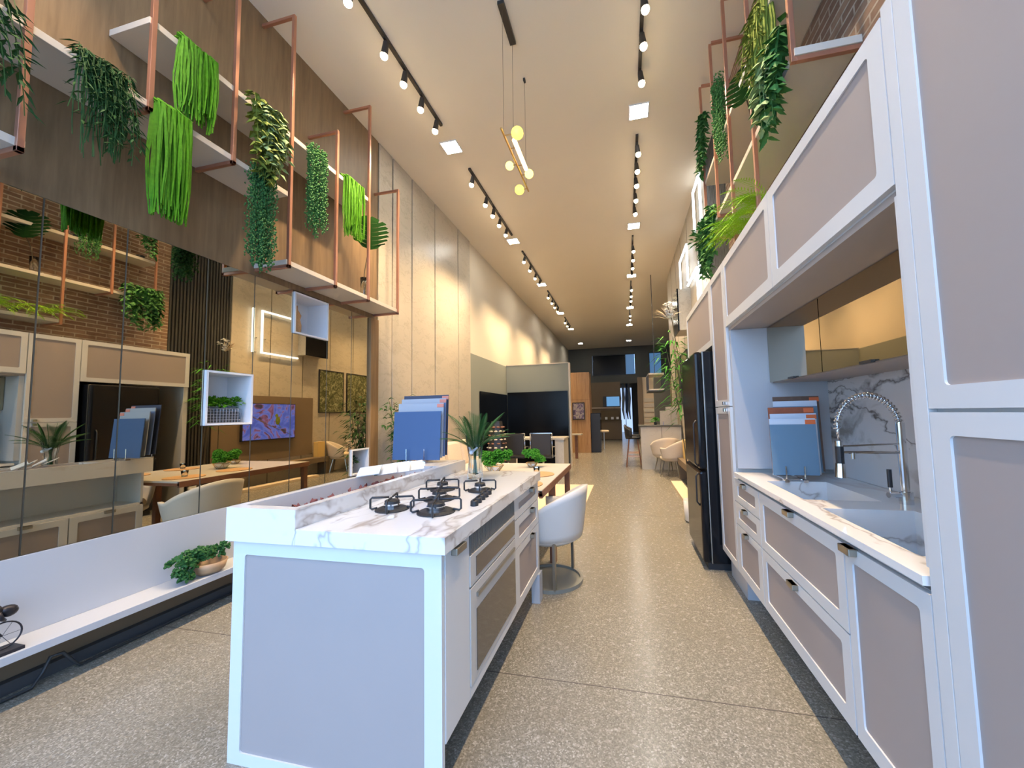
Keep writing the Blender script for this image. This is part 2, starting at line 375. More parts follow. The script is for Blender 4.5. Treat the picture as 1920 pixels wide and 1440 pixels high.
# ------------------------------------------------------------------ mirrored wall with boxes
mw = thing('mirrored_wall', (XW, 2.0, .665), 'bronze mirrored wall cladding in tall panes under the wood panelling', 'mirror')
ZB, ZT = .665, 2.6
cols = [(-.8, .40), (.40, .87), (.87, 1.358), (1.358, 1.721), (1.721, 2.205), (2.205, 2.583), (2.583, 2.97), (2.97, 3.405), (3.405, 3.775), (3.775, 4.085)]
holes = {5: (1.31, 1.735), 7: (2.175, 2.585), 9: (.677, .98)}
for i, (a, b) in enumerate(cols):
    segs = [(ZB, ZT)]
    if i in holes: h = holes[i]; segs = [(ZB, h[0]), (h[1], ZT)]
    for z0, z1 in segs:
        if z1-z0 > .03: MB().box(XW-.012, XW, a+.004, b-.004, z0+.002, z1-.002).build('mirror_pane', 'mirror_bronze', mw)
j = MB().box(XW-.018, XW-.0125, -.8, 2.205, ZB, ZT).box(XW-.018, XW-.0125, 2.583, 2.97, ZB, ZT).box(XW-.018, XW-.0125, 3.405, 3.775, ZB, ZT)
for a, b in cols[1:]: j.box(XW-.012, XW-.004, a-.004, a+.004, ZB, ZT)
j.build('backing', 'mirror_edge', mw)
def wall_box(y0, y1, z0, z1, label):
    t = thing('wall_box', (XW, (y0+y1)/2, z0), label, 'shelf box', 'white boxes in the mirrored wall')
    T = lambda a, b, d: (XW-d, a, b)
    MB().frame(T, y0, y1, z0, z1, .016, .001, -.02, .24, 1).build('carcass', 'box_white', t)
    MB().box(XW-.25, XW-.24, y0, y1, z0, z1).build('back_panel', 'box_white', t)
    return t
wall_box(2.209, 2.579, 1.312, 1.733, 'square white open box in the mirrored wall holding a wire basket of greenery')
wall_box(2.974, 3.401, 2.177, 2.583, 'white open box high in the mirrored wall with an amber bottle inside')
wall_box(3.779, 4.080, .679, .978, 'small white open box low in the mirrored wall beside the wooden column')

# ------------------------------------------------------------------ foliage helpers
def strands(mb, x, y0, y1, zt, lo, hi, n, r=.005, wob=.02, depth=.10, seg=6):
    for i in range(n):
        yy = rnd(y0, y1); L = rnd(lo, hi); xs = x+rnd(-.015, .05)
        sx_, sy_ = rnd(-wob, wob), rnd(-wob, wob)
        pts = [(xs-depth, yy*.7+.3*(y0+y1)/2, zt+rnd(.0, .02)), (xs-depth*.4, yy, zt+rnd(.02, .045)), (xs, yy, zt)]
        for k in range(1, seg+1):
            t = k/seg; pts.append((xs+sx_*math.sin(t*2.5)+rnd(-1, 1)*r*.4, yy+sy_*math.sin(t*3)+rnd(-1, 1)*r*.4, zt-L*t))
        mb.tube(pts, [r*.8]*3+[r*(1-.5*k/seg) for k in range(1, seg+1)], 4)
def beads(mb, x, y0, y1, zt, lo, hi, n, r=.009):
    for i in range(n):
        yy = rnd(y0, y1); L = rnd(lo, hi); xs = x+rnd(-.03, .05); k = 0
        while k*.016 < L:
            a = rnd(0, 6.28); c = rnd(.004, .02); mb.octa((xs+math.cos(a)*c, yy+math.sin(a)*c, zt-k*.016), r*rnd(.7, 1.2)); k += 1
def leafy(mb, x, y0, y1, zt, lo, hi, n, L=.06, W=.04, out=.06):
    for i in range(n):
        yy = rnd(y0, y1); LL = rnd(lo, hi); xs = x+rnd(-.01, .04); pts = []; seg = 7; dy = rnd(-.06, .06)
        for k in range(seg+1): t = k/seg; pts.append((xs+out*math.sin(t*2), yy+dy*t, zt+.03-LL*t))
        mb.tube(pts, .002, 3)
        for k in range(int(LL/.028)):
            t = k*.028/LL; a = rnd(0, 6.28); p = (xs+out*math.sin(t*2), yy+dy*t, zt+.03-LL*t)
            mb.leaf(p, (math.cos(a)*.8, math.sin(a)*.8, -.6+rnd(-.3, .5)), L*rnd(.7, 1.2), W*rnd(.7, 1.2))
def frond(mb, p, d, L, n=14, lw=.05, droop=.5, w=.008):
    p = Vector(p); d = Vector(d).normalized(); q = p.copy(); prev = p.copy(); pts = [p.copy()]; dd = d.copy()
    for k in range(n):
        dd = (dd+Vector((0, 0, -droop/n))).normalized(); q = prev+dd*L/n; pts.append(q.copy())
        sd = dd.cross(Vector((0, 0, 1))); sd = sd.normalized() if sd.length > .05 else Vector((1, 0, 0))
        t = k/n; ll = lw*math.sin(math.pi*min(1, .15+t*.85))
        for s_ in (-1, 1): mb.leaf(q, sd*s_+dd*.9, ll*1.2, w, .1, .1)
        prev = q
    mb.tube(pts, .0018, 3)
def bush(mb, c, r, n, L=.03, W=.02, squash=.7):
    for i in range(n):
        a = rnd(0, 6.28); e = rnd(-.3, 1.4); rad = rnd(.55, 1.)
        d = Vector((math.cos(a)*math.cos(e), math.sin(a)*math.cos(e), math.sin(e)*squash))
        mb.leaf(Vector(c)+d*r*rad, d+Vector((rnd(-.5, .5), rnd(-.5, .5), rnd(-.2, .4))), L, W)
def moss(mb, c, r, n, t=.012):
    for i in range(n):
        a = rnd(0, 6.28); e = math.asin(rnd(-.2, 1)); d = Vector((math.cos(a)*math.cos(e), math.sin(a)*math.cos(e), math.sin(e)))
        p = Vector(c)+d*r*.3; q = Vector(c)+d*r*rnd(.85, 1.1); mb.tube([p, q], [t*.3, t], 4)

def hanging(name, label, fn, mat, loc, parts=None):
    t = thing(name, loc, label, 'plant'); m = MB(); fn(m); m.build('foliage', mat, t)
    pot = MB(); pot.lathe([(.04, 0), (.055, .03), (.055, .035), (.045, .03)], (loc[0]-.13, loc[1], loc[2]), 12); pot.build('pot', 'charcoal', t, smooth=False)
    return t

# ------------------------------------------------------------------ left copper shelving
XP = -2.753; PY = [1.117, 1.597, 2.098, 2.586, 3.117, 3.606, 4.165]
LV = dict(C=2.671, B=3.265, A=3.801)
def shelf_board(x0, x1, y0, y1, z, label, group):
    return tag(MB().box(x0, x1, y0, y1, z-.012, z+.030).build('shelf_board', 'shelf_white', bevel=.002), label, 'shelf', group)
GL = 'white boards of the left copper shelving'
shelf_board(XW+.002, XP-.002, -.6, PY[0]+.02, LV['C'], 'white shelf board of the left rack, lowest level, cut off by the picture edge', GL)
shelf_board(XW+.002, XP-.002, PY[3]-.02, PY[6]+.02, LV['C'], 'white shelf board of the left rack, lowest level, holding the monstera vase', GL)
shelf_board(XW+.002, XP-.002, -.6, PY[3]-.02, LV['B'], 'white shelf board of the left rack, middle level, with two pairs of hanging plants', GL)
shelf_board(XW+.002, XP-.002, PY[1]-.02, PY[5]+.02, LV['A'], 'white shelf board of the left rack, highest level', GL)
def hframe(x0, x1, y, zb, zt, label, group, mids=(), wb=.026):
    t = thing('copper_frame', (x1, y, zb), label, 'shelf frame', group)
    fx, wx = (x1, x0)
    m = MB().box(fx-wb, fx, y-wb/2, y+wb/2, zb-wb, zt); m.build('front_post', 'copper', t, bevel=.002)
    lo, hi = sorted((fx, wx))
    for z in (zb-wb, zt): MB().box(lo, hi, y-wb/2, y+wb/2, z, z+wb).build('cross_bar', 'copper', t, bevel=.002)
    return t
GF = 'copper frames of the left shelving'
zt1, zt2 = 4.915, 4.24
tops = [zt2, zt1, 4.62, zt1, zt2, zt1, zt2]; bots = ['C', 'B', 'B', 'C', 'C', 'C', 'C']
nm = ['first', 'second', 'third', 'fourth', 'fifth', 'sixth', 'seventh and farthest']
for i, yv in enumerate(PY):
    hframe(XW, XP+.013, yv, LV[bots[i]]-.012, tops[i], '%s copper post frame of the left rack, counted from the camera' % nm[i], GF)

def P(name, label, fn, mat, y, lvl): return hanging(name, label, fn, mat, (XP, y, LV[lvl]+.03))
zB, zA, zC = LV['B']+.03, LV['A']+.03, LV['C']+.03
P('hanging_fern', 'dark green hanging fern cut off by the left picture edge', lambda m: leafy(m, XP+.02, .9, 1.06, zB, .35, .55, 16, .07, .02), 'leaf_dark', .98, 'B')
P('hanging_fern', 'dark green drooping fern on the middle shelf between first and second copper posts', lambda m: (leafy(m, XP+.02, 1.26, 1.48, zB, .28, .55, 40, .06, .014), strands(m, XP+.02, 1.26, 1.47, zB, .3, .55, 40, .005)), 'leaf_dark', 1.37, 'B')
P('trailing_grass', 'bright green stringy trailing plant on the highest shelf beyond the second copper post', lambda m: strands(m, XP+.02, 1.72, 1.92, zA, .40, .54, 110, .0085), 'leaf_bright', 1.82, 'A')
P('trailing_grass', 'longest bright green stringy trailing plant hanging from the middle shelf', lambda m: strands(m, XP+.02, 1.61, 1.79, zB, .60, .71, 110, .0085), 'leaf_bright', 1.70, 'B')
t = P('pothos', 'variegated leafy pothos trailing from the highest shelf by the third post', lambda m: leafy(m, XP+.03, 2.16, 2.42, zA, .30, .68, 14, .075, .055), 'leaf_olive', 2.28, 'A')
m = MB(); leafy(m, XP+.05, 2.2, 2.44, zA, .3, .68, 8, .075, .055, .07); m.build('variegated_leaf', 'leaf_pale', t)
P('string_of_pearls', 'longest beaded string-of-pearls column hanging below the middle shelf before the fourth post', lambda m: beads(m, XP+.03, 2.21, 2.40, zB+.02, .66, .83, 50), 'leaf_blue', 2.3, 'B')
P('string_of_pearls', 'beaded string-of-pearls column on the highest shelf between fourth and fifth posts', lambda m: beads(m, XP+.03, 2.74, 2.94, zA+.02, .60, .85, 46), 'leaf_mid', 2.84, 'A')
P('trailing_grass', 'bright green stringy trailing plant nearest the monstera leaf', lambda m: strands(m, XP+.02, 3.20, 3.44, zA, .46, .62, 110, .0085), 'leaf_bright', 3.32, 'A')
def vase_glass(mb, c, h, r0_, r1_, n=24, th=.004):
    mb.lathe([(r0_, 0), (r1_*.8, h*.3), (r1_, h), (r1_-th, h), (r1_*.8-th, h*.3+th), (r0_-th, .01), (0, .01)], c, n)
def monstera(mb, c, rad, tilt_dir, nl=6):
    """heart-shaped split leaf: closed lobes along both sides of a midrib, facing tilt_dir"""
    c = Vector(c); f = Vector(tilt_dir).normalized(); sd = f.cross(Vector((0, 0, 1))).normalized(); up = sd.cross(f)
    P2 = lambda a, b, d=0.: c+sd*a*rad+up*b*rad+f*d*rad
    for s_ in (-1, 1):
        for k in range(nl):
            b0 = .62-1.32*k/nl; b1 = b0-1.32/nl*1.02
            w0 = math.sqrt(max(.02, 1-((b0+.02)/.95)**2))*.80; w1 = math.sqrt(max(.02, 1-((b1-.02)/.95)**2))*.80; dr = .34
            tip0 = (w0*s_, b0+dr-.02); tip1 = (w1*s_, b1+dr+.045)
            mb.add([P2(0, b0), P2(.30*s_, b0+.10, -.03), P2(tip0[0]*.93, tip0[1]-.02, -.10), P2((tip0[0]+tip1[0])/2*1.08, (tip0[1]+tip1[1])/2-.0, -.13), P2(tip1[0]*.95, tip1[1], -.10), P2(.30*s_, b1+.12, -.03), P2(0, b1)], [(0, 1, 2, 3, 4, 5, 6)])
        mb.add([P2(0, .62), P2(.34*s_, .74, -.03), P2(.42*s_, .98, -.09), P2(.10*s_, 1.10, -.09), P2(0, .98, -.05)], [(0, 1, 2, 3, 4)])
t = thing('vase_of_monstera', (-2.9, 3.73, zC), 'clear glass vase with one big split monstera leaf on the lowest shelf', 'plant vase')
m = MB(); vase_glass(m, (-2.9, 3.73, zC), .26, .035, .045); m.build('vase', 'clear_glass', t, smooth=True)
m = MB(); monstera(m, (-2.78, 3.66, 3.42), .25, (.62, -.75, .15)); m.build('leaf', 'leaf_deep', t)
MB().tube([(-2.9, 3.73, zC+.03), (-2.88, 3.70, zC+.3), (-2.785, 3.67, 3.36)], .005, 6).tube([(-2.9, 3.735, zC+.03), (-2.89, 3.76, zC+.3), (-2.79, 3.68, 3.33)], .004, 6).build('stem', 'stem_brown', t)

# ------------------------------------------------------------------ bench under the mirror
t = thing('floating_bench', (-3.0, 1.8, .2), 'long white floating bench shelf with upright back under the mirrored wall', 'bench')
MB().box(XW-.012, -2.876, -.8, 4.08, .225, .256).build('seat_board', 'bench_white', t, bevel=.002)
MB().box(-2.895, -2.872, -.8, 4.08, .222, .262).build('front_edge', 'bench_white', t, bevel=.002)
MB().box(XW-.015, XW+.003, -.8, 4.08, .256, .664).build('back_board', 'bench_white', t, bevel=.002)
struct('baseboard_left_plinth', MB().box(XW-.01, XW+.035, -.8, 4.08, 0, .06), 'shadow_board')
m = MB(); m.tube([(-3.02, .9, .012), (-3.0, 1.2, .012), (-2.99, 1.38, .012), (-3.0, 1.42, .06), (-3.01, 1.45, .12), (-3.0, 1.49, .12), (-2.99, 1.53, .05), (-3.0, 1.56, .012), (-3.02, 2.0, .012), (-3.02, 2.9, .012)], .008, 6)
tag(m.build('power_cable', 'charcoal', smooth=True), 'black power cable looping on the floor under the white bench', 'cable')
t = thing('potted_succulent', (-2.96, 2.15, .256), 'dark green rosette plant spilling over a wooden bowl on the white bench', 'plant')
m = MB()
for i in range(26):
    a = rnd(0, 6.28); e = rnd(.0, .13); c = (-2.96+math.cos(a)*e*.8, 2.13+math.sin(a)*e*1.4, .36+rnd(-.03, .06)); moss(m, c, .045, 26, .009)
for i in range(8): moss(m, (-2.93+rnd(-.02, .03), 2.03+rnd(-.05, .04), .30+rnd(-.02, .05)), .04, 24, .009)
m.build('foliage', 'leaf_blue', t)
MB().lathe([(.06, 0), (.09, .03), (.105, .085), (.098, .085), (.08, .03), (0, .02)], (-2.96, 2.19, .257), 24).build('bowl', 'bowl_wood', t, smooth=True)
# cyclist figurine
t = thing('cyclist_figurine', (-2.95, 1.25, .256), 'dark metal racing cyclist figurine crouched on a bicycle on the white bench', 'figurine')
MB().box(-3.0, -2.90, 1.04, 1.31, .257, .275).build('base', 'bronze_figure', t, bevel=.003)
def wheel(y): 
    m = MB(); m.tube([(-2.95, y+.062*math.cos(a), .338+.062*math.sin(a)) for a in [k*math.pi/14 for k in range(28)]], .0035, 6, True)
    for k in range(6): a = k*math.pi/3; m.tube([(-2.95, y, .338), (-2.95, y+.06*math.cos(a), .338+.06*math.sin(a))], .001, 4)
    return m.build('wheel', 'bronze_figure', t, smooth=True)
wheel(1.255); wheel(1.10)
MB().tube([(-2.95, 1.10, .338), (-2.95, 1.165, .335), (-2.95, 1.22, .395), (-2.95, 1.135, .40), (-2.95, 1.165, .335)], .004, 6).tube([(-2.95, 1.22, .395), (-2.95, 1.255, .338)], .004, 6).tube([(-2.95, 1.22, .395), (-2.95, 1.225, .42), (-2.95, 1.25, .42)], .004, 6).tube([(-2.95, 1.135, .40), (-2.95, 1.13, .42)], .004, 6).build('bicycle_frame', 'bronze_figure', t)
m = MB(); m.tube([(-2.95, 1.125, .415), (-2.95, 1.14, .45), (-2.95, 1.19, .472), (-2.95, 1.235, .462), (-2.95, 1.25, .455)], [.024, .031, .034, .026, .014], 12)
m.ball((-2.95, 1.272, .446), .025, 14, 10, (.9, 1.2, 1)).ball((-2.95, 1.265, .456), .026, 14, 8, (.95, 1.3, .8))
for s_ in (-1, 1):
    m.tube([(-2.95+s_*.026, 1.225, .458), (-2.95+s_*.034, 1.235, .43), (-2.95+s_*.02, 1.252, .415)], [.013, .010, .007], 8)
    m.tube([(-2.95+s_*.016, 1.13, .42), (-2.95+s_*.02, 1.205, .40+s_*.012), (-2.95+s_*.016, 1.165, .335+s_*.02), (-2.95+s_*.016, 1.195, .315+s_*.02)], [.020, .016, .010, .008], 8)
m.build('rider', 'bronze_figure', t, smooth=True)
# contents of wall boxes
t = thing('wire_basket', (-3.21, 2.39, 1.329), 'wire basket full of bright green leaves in the square white wall box', 'basket')
bm = MB(); bx0, bx1, by0, by1, bz0, bz1 = -3.30, -3.13, 2.26, 2.52, 1.331, 1.44
for k in range(12):
    yy = by0+(by1-by0)*k/11; bm.tube([(bx1, yy, bz0), (bx1, yy, bz1)], .002, 4); bm.tube([(bx0, yy, bz0), (bx0, yy, bz1)], .002, 4)
for k in range(7):
    xx = bx0+(bx1-bx0)*k/6; bm.tube([(xx, by0, bz0), (xx, by0, bz1)], .002, 4); bm.tube([(xx, by1, bz0), (xx, by1, bz1)], .002, 4)
for k in range(6): z = bz0+(bz1-bz0)*k/5; bm.tube([(bx0, by0, z), (bx1, by0, z), (bx1, by1, z), (bx0, by1, z)], .002, 4, True)
bm.build('basket', 'basket_mesh', t); MB().box(bx0+.01, bx1-.008, by0+.01, by1-.01, bz0, bz1-.02).build('liner', 'shadow_board', t)
m = MB()
for k in range(9): bush(m, (-3.2+rnd(-.04, .04), 2.27+.032*k, 1.47+rnd(-.01, .03)), .055, 60, .035, .022)
m.build('foliage', 'leaf_bright', t)
t = thing('amber_bottle', (-3.2, 3.08, 2.193), 'amber ribbed bottle standing in the high white wall box', 'bottle')
MB().lathe([(.035, 0), (.05, .03), (.053, .09), (.04, .15), (.05, .19), (.03, .23), (.018, .25), (.018, .29)], (-3.19, 3.09, 2.193), 18).build('body', 'wicker', t, smooth=True)
t = thing('potted_plant', (-3.2, 3.9, .695), 'small leafy plant in the low white wall box', 'plant')
m = MB(); bush(m, (-3.2, 3.89, .83), .08, 130, .05, .025); m.build('foliage', 'leaf_dark', t)
MB().lathe([(.03, 0), (.045, .07), (.04, .07), (.03, .01)], (-3.2, 3.89, .696), 14).build('pot', 'charcoal', t)

# ------------------------------------------------------------------ cabinet fronts
def TR(X): return lambda a, b, d: (X+d, a, b)          # faces -X
def TI(X): return lambda a, b, d: (X-d, a, b)          # faces +X
def TF(Y): return lambda a, b, d: (a, Y+d, b)          # faces -Y
def boxT(mb, T, a0, a1, b0, b1, d0, d1):
    p, q = T(a0, b0, d0), T(a1, b1, d1); return mb.box(p[0], q[0], p[1], q[1], p[2], q[2])
def front(root, T, a0, a1, b0, b1, fr=.055, name='door', handle=None, rad=.012, hw=.07, hmat='pewter', g=.0015, panel='taupe_lacquer'):
    d = MB().frame(T, a0+g, a1-g, b0+g, b1-g, fr, rad, 0, .019).build(name, 'white_lacquer', root)
    f4 = fr if isinstance(fr, tuple) else (fr,)*4
    boxT(MB(), T, a0+f4[0]-.002, a1-f4[1]+.002, b0+f4[2]-.002, b1-f4[3]+.002, .006, .018).build('panel', panel, d)
    if handle:
        m = MB(); ha, hb = handle; boxT(m, T, ha-hw/2, ha+hw/2, hb-.012, hb+.014, -.026, .0); boxT(m, T, ha-hw/2, ha+hw/2, hb+.008, hb+.014, -.026, .004)
        m.build('handle', hmat, d, bevel=.003)
    return d
T = TR(XR)
FX = XR+.02
# near tall cabinet
t = thing('tall_cabinet', (XR+.3, .8, 0), 'tall white cabinet with taupe door panels at the right picture edge', 'cabinet')
MB().box(FX, 1.38, .45, 1.19, .2, 2.47).build('body', 'white_lacquer', t, bevel=.001)
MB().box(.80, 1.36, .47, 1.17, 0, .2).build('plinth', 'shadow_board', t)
MB().box(XR, FX, 1.149, 1.192, .2, 2.47).build('side_strip', 'white_lacquer', t, bevel=.001)
front(t, T, .52, 1.147, 1.337, 2.47, .055, 'door'); front(t, T, .52, 1.147, .2, 1.331, .055, 'door')
# upper cabinets
t = thing('upper_cabinet', (XR+.3, 1.64, 1.95), 'long white upper cabinet with taupe doors above the sink niche', 'cabinet')
MB().box(FX, XB, 1.193, 2.995, 1.95, 2.452).build('body', 'white_lacquer', t, bevel=.001)
front(t, T, 1.195, 2.078, 1.955, 2.452, (.065, .065, .065, .055)); front(t, T, 2.08, 2.994, 1.955, 2.452, (.05, .05, .065, .055))
MB().box(FX, 1.36, 1.193, 2.995, 1.925, 1.949).build('bottom_board', 'taupe_soft', t)
# niche lining
t = thing('niche_lining', (1.1, 2.1, .93), 'white inner lining of the sink niche between the tall cabinets', 'panel')
MB().box(FX, 1.36, 2.952, 2.996, .93, 1.924).build('side_panel', 'bench_white', t); MB().box(XR+.003, 1.36, 1.192, 1.205, .93, 1.924).build('side_panel', 'white_lacquer', t)
tag(MB().box(1.355, 1.378, 1.206, 2.951, .906, 1.924).build('backsplash', 'marble_splash'), 'dark veined marble backsplash behind the sink', 'backsplash')
# mirrored wall cabinet
t = thing('mirrored_wall_cabinet', (1.1, 2.1, 1.53), 'low wall cabinet with bronze mirrored flap doors above the sink', 'cabinet')
MB().box(1.021, 1.354, 1.207, 2.950, 1.528, 1.923).build('body', 'taupe_soft', t)
for a, b in ((2.22, 2.948), (1.49, 2.217), (1.208, 1.487)):
    d = MB().box(1.0, 1.02, a+.002, b-.002, 1.532, 1.921).build('flap_door', 'mirror_soft', t)
    if b-a > .5: MB().box(.985, 1.001, b-.42, b-.34, 1.528, 1.540).build('handle', 'iron_black', d)
# base cabinets
def base(y0, y1, label, grp='base cabinets under the sink counter'):
    t = thing('base_cabinet', (XR+.3, (y0+y1)/2, .2), label, 'cabinet', grp)
    MB().box(FX, 1.354, y0+.001, y1-.001, .205, .66).build('body', 'white_lacquer', t); MB().box(FX, .80, y0+.001, y1-.001, .66, .862).build('top_rail', 'white_lacquer', t)
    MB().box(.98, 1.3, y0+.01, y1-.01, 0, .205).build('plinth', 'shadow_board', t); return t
t = base(1.193, 1.592, 'white base cabinet with one taupe door beside the near tall cabinet')
front(t, T, 1.195, 1.590, .205, .862, (.042, .042, .06, .05), handle=(1.545, .852))
t = base(1.594, 2.478, 'wide white base cabinet with two deep taupe drawers under the sink')
front(t, T, 1.596, 2.476, .545, .862, (.055, .055, .05, .055), 'drawer', (2.04, .85)); front(t, T, 1.596, 2.476, .205, .542, (.055, .055, .06, .05), 'drawer', (2.04, .52))
t = base(2.480, 2.996, 'narrow white base cabinet with three small taupe drawers by the tall cabinet')
for a, b in ((.70, .862), (.545, .697), (.205, .542)): front(t, T, 2.482, 2.994, a, b, (.07, .075, .045 if a > .3 else .06, .045), 'drawer', (2.74, b-.02), .008, .05)
# counter with two basins
ct = thing('sink_counter', (1.05, 2.1, .865), 'white marble counter with brown veins and two integrated square basins', 'counter')
X0, X1, Y0, Y1, zt_ = .736, 1.354, 1.206, 2.951, .905
hs = [(.83, 1.17, 1.36, 1.93), (.83, 1.15, 2.10, 2.60)]
m = MB(); m.box(X0, .83, Y0, Y1, .880, zt_).box(1.17, X1, Y0, Y1, .880, zt_)
m.box(.83, 1.17, Y0, 1.36, .880, zt_).box(.83, 1.17, 1.93, 2.10, .880, zt_).box(.83, 1.17, 2.60, Y1, .880, zt_).box(1.15, 1.17, 2.10, 2.60, .880, zt_)
m.build('worktop', 'marble_counter', ct)
for a, b, c, d in hs:
    MB().box(a, b, c, d, .715, .73).box(a-.012, a, c-.012, d+.012, .715, .880).box(b, b+.012, c-.012, d+.012, .715, .880).box(a, b, c-.012, c, .715, .880).box(a, b, d, d+.012, .715, .880).build('basin', 'marble_counter', ct)
# faucet
t = thing('kitchen_faucet', (1.223, 2.06, .905), 'tall chrome spring faucet with black grips on the sink counter', 'faucet')
FY = 2.06
MB().cyl((1.223, FY, .905), (1.223, FY, .96), .026, 20).cyl((1.223, FY, .96), (1.223, FY, 1.272), .0165, 16).build('column', 'chrome', t, smooth=False)
arc = []
for k in range(25):
    a = R_(8+172*k/24); arc.append((1.098+.126*math.cos(a), FY, 1.245+.155*math.sin(a)))
arc += [(.972, FY, 1.255), (.972, FY, 1.22)]
coil = []; cl = [Vector(p) for p in arc[:-2]]; L = len(cl)-1; turns = 26
for k in range(turns*10):
    f_ = k/(turns*10-1)*L; i = min(int(f_), L-1); p = cl[i].lerp(cl[i+1], f_-i); tg = (cl[i+1]-cl[i]).normalized(); sd = Vector((0, 1, 0)); nn = tg.cross(sd)
    a = k/10*2*math.pi; coil.append(p+(sd*math.cos(a)+nn*math.sin(a))*.013)
MB().tube(coil, .0035, 5).build('spring', 'chrome', t, smooth=True)
MB().tube(arc, .006, 8).tube([(.972, FY, 1.30), (.976, FY, 1.19)], .006, 8).build('hose', 'chrome', t, smooth=True)
MB().cyl((.974, FY, 1.19), (.974, FY, 1.165), .016, 16).build('hose_collar', 'chrome', t)
MB().cyl((.974, FY, 1.085), (.972, FY, 1.02), .019, 16, .022).build('spray_head', 'chrome', t)
MB().cyl((.974, FY, 1.165), (.974, FY, 1.085), .017, 16).build('grip', 'iron_black', t)
MB().cyl((1.223, FY, 1.135), (.99, FY, 1.135), .007, 10).cyl((1.223, FY, 1.175), (.99, FY, 1.165), .004, 10).cyl((1.03, FY, 1.135), (1.03, FY, 1.105), .009, 10).build('support_arm', 'chrome', t)
lv = MB().cyl((1.223, FY, .945), (1.15, FY-.01, .945), .013, 12).cyl((1.16, FY-.01, .945), (1.16, FY-.01, .98), .005, 10).build('lever', 'chrome', t)
MB().cyl((1.16, FY-.01, .98), (1.16, FY-.01, 1.06), .009, 12).build('lever_grip', 'iron_black', lv)

# board sample racks
def boards(name, loc, label, specs, prong_y, prongs, ztop, wire='chrome'):
    t = thing(name, loc, label, 'sample rack'); m = MB()
    x0, x1, y0, y1 = prongs
    for x in (x0, x1): m.tube([(x, y0, ztop), (x, y0, loc[2]+.02), (x, y0+.02, loc[2]+.012), (x, y1, loc[2]+.012), (x, y1, ztop-.02)], .004, 6)
    m.tube([(x0, y0+.03, loc[2]+.012), (x1, y0+.03, loc[2]+.012)], .004, 6); m.tube([(x0, y1-.02, loc[2]+.012), (x1, y1-.02, loc[2]+.012)], .004, 6)
    for x in (x0, x1): m.box(x-.012, x+.012, y0-.006, y0+.03, loc[2], loc[2]+.014)
    m.build('wire_rack', wire, t); return t
def board(label, x0, x1, y, z0, z1, mat, tab=None, lean=.0, top=None, grp='colour sample boards', th=.006):
    t = thing('sample_board', ((x0+x1)/2, y, z0), label, 'sample board', grp)
    MB().box(x0, x1, y, y+th, z0, z1-(.035 if top else 0)).build('face', mat, t)
    if top: MB().box(x0, x1, y, y+th, z1-.035, z1).build('header_strip', top, t)
    if tab: MB().box(x1-.055, x1, y-.002, y, z1-.035, z1-.008).build('corner_tab', tab, t)
    t.rotation_euler = (R_(lean), 0, 0); return t
boards('sample_rack', (1.0, 2.62, .905), 'small wire rack holding sample boards on the sink counter', None, 2.6, (.93, 1.03, 2.57, 2.78), 1.0)
G1 = 'sample boards on the sink counter'
board('slate-blue sample board with white header in front of the sink rack', .865, 1.115, 2.585, .945, 1.285, 'teal_board', 'orange_tab', -3, 'pale_board', G1)
board('white sample board second in the sink rack', .885, 1.140, 2.625, .945, 1.315, 'pale_board', 'orange_tab', -3, None, G1)
board('rust-brown sample board third in the sink rack', .890, 1.145, 2.665, .945, 1.355, 'rust_board', 'orange_tab', -3, None, G1)
board('teal sample board with pale header fourth in the sink rack', .935, 1.185, 2.705, .945, 1.395, 'teal_board', None, -3, 'pale_board', G1)
board('dark brown sample board at the back of the sink rack', .95, 1.215, 2.745, .945, 1.425, 'brown_board', 'orange_tab', -3, None, G1)

# tall narrow cabinet, over-fridge cabinet, fridge
t = thing('tall_cabinet', (XR+.3, 3.22, 0), 'narrow tall white cabinet with taupe doors between fridge and sink niche', 'cabinet')
MB().box(FX, 1.38, 2.998, 3.452, .2, 2.452).build('body', 'white_lacquer', t, bevel=.001)
MB().box(.80, 1.36, 3.02, 3.44, 0, .2).build('plinth', 'bench_white', t)
front(t, T, 2.999, 3.451, 1.372, 2.452, .05, handle=(3.08, 1.395), hw=.04, hmat='chrome'); front(t, T, 2.999, 3.451, .2, 1.369, .05, handle=(3.08, 1.345), hw=.04, hmat='chrome')
t = thing('over_fridge_cabinet', (XR+.3, 4.0, 1.74), 'white cabinet with one wide taupe flap above the black fridge', 'cabinet')
MB().box(1.37, 1.39, 3.454, 4.66, 0, 1.93).build('niche_shade_back', 'shadow_board', t)  # dark sheet standing in for the shade in the void beside the fridge
MB().box(FX, 1.38, 3.454, 4.72, 1.93, 2.452).box(FX, 1.38, 4.66, 4.72, 0, 1.93).build('body', 'white_lacquer', t, bevel=.001)
front(t, T, 3.455, 4.72, 1.90, 2.452, .055, 'flap')
t = thing('refrigerator', (.98, 4.05, 0), 'tall glossy black refrigerator with upper and lower door standing in the cabinet run', 'refrigerator')
MB().box(.672, 1.36, 3.50, 4.24, .06, 1.86).build('body', 'fridge_black', t, bevel=.006)
MB().box(.664, .672, 3.497, 4.24, .06, 1.86).build('door_seal', 'brushed_steel', t)
for a, b in ((.06, .825), (.84, 1.86)):
    d = MB().box(.600, .664, 3.495, 4.245, a, b).build('door', 'fridge_black', t, bevel=.022)
    zz = (b-.30, b-.02) if a < .5 else (a+.02, a+.42)
    MB().tube([(.603, 3.56, zz[0]), (.580, 3.56, zz[0]+.03), (.580, 3.56, zz[1]-.03), (.603, 3.56, zz[1])], .007, 8).build('handle', 'iron_black', d, smooth=True)
MB().box(.64, 1.3, 3.53, 4.21, 0, .055).build('plinth', 'iron_black', t)

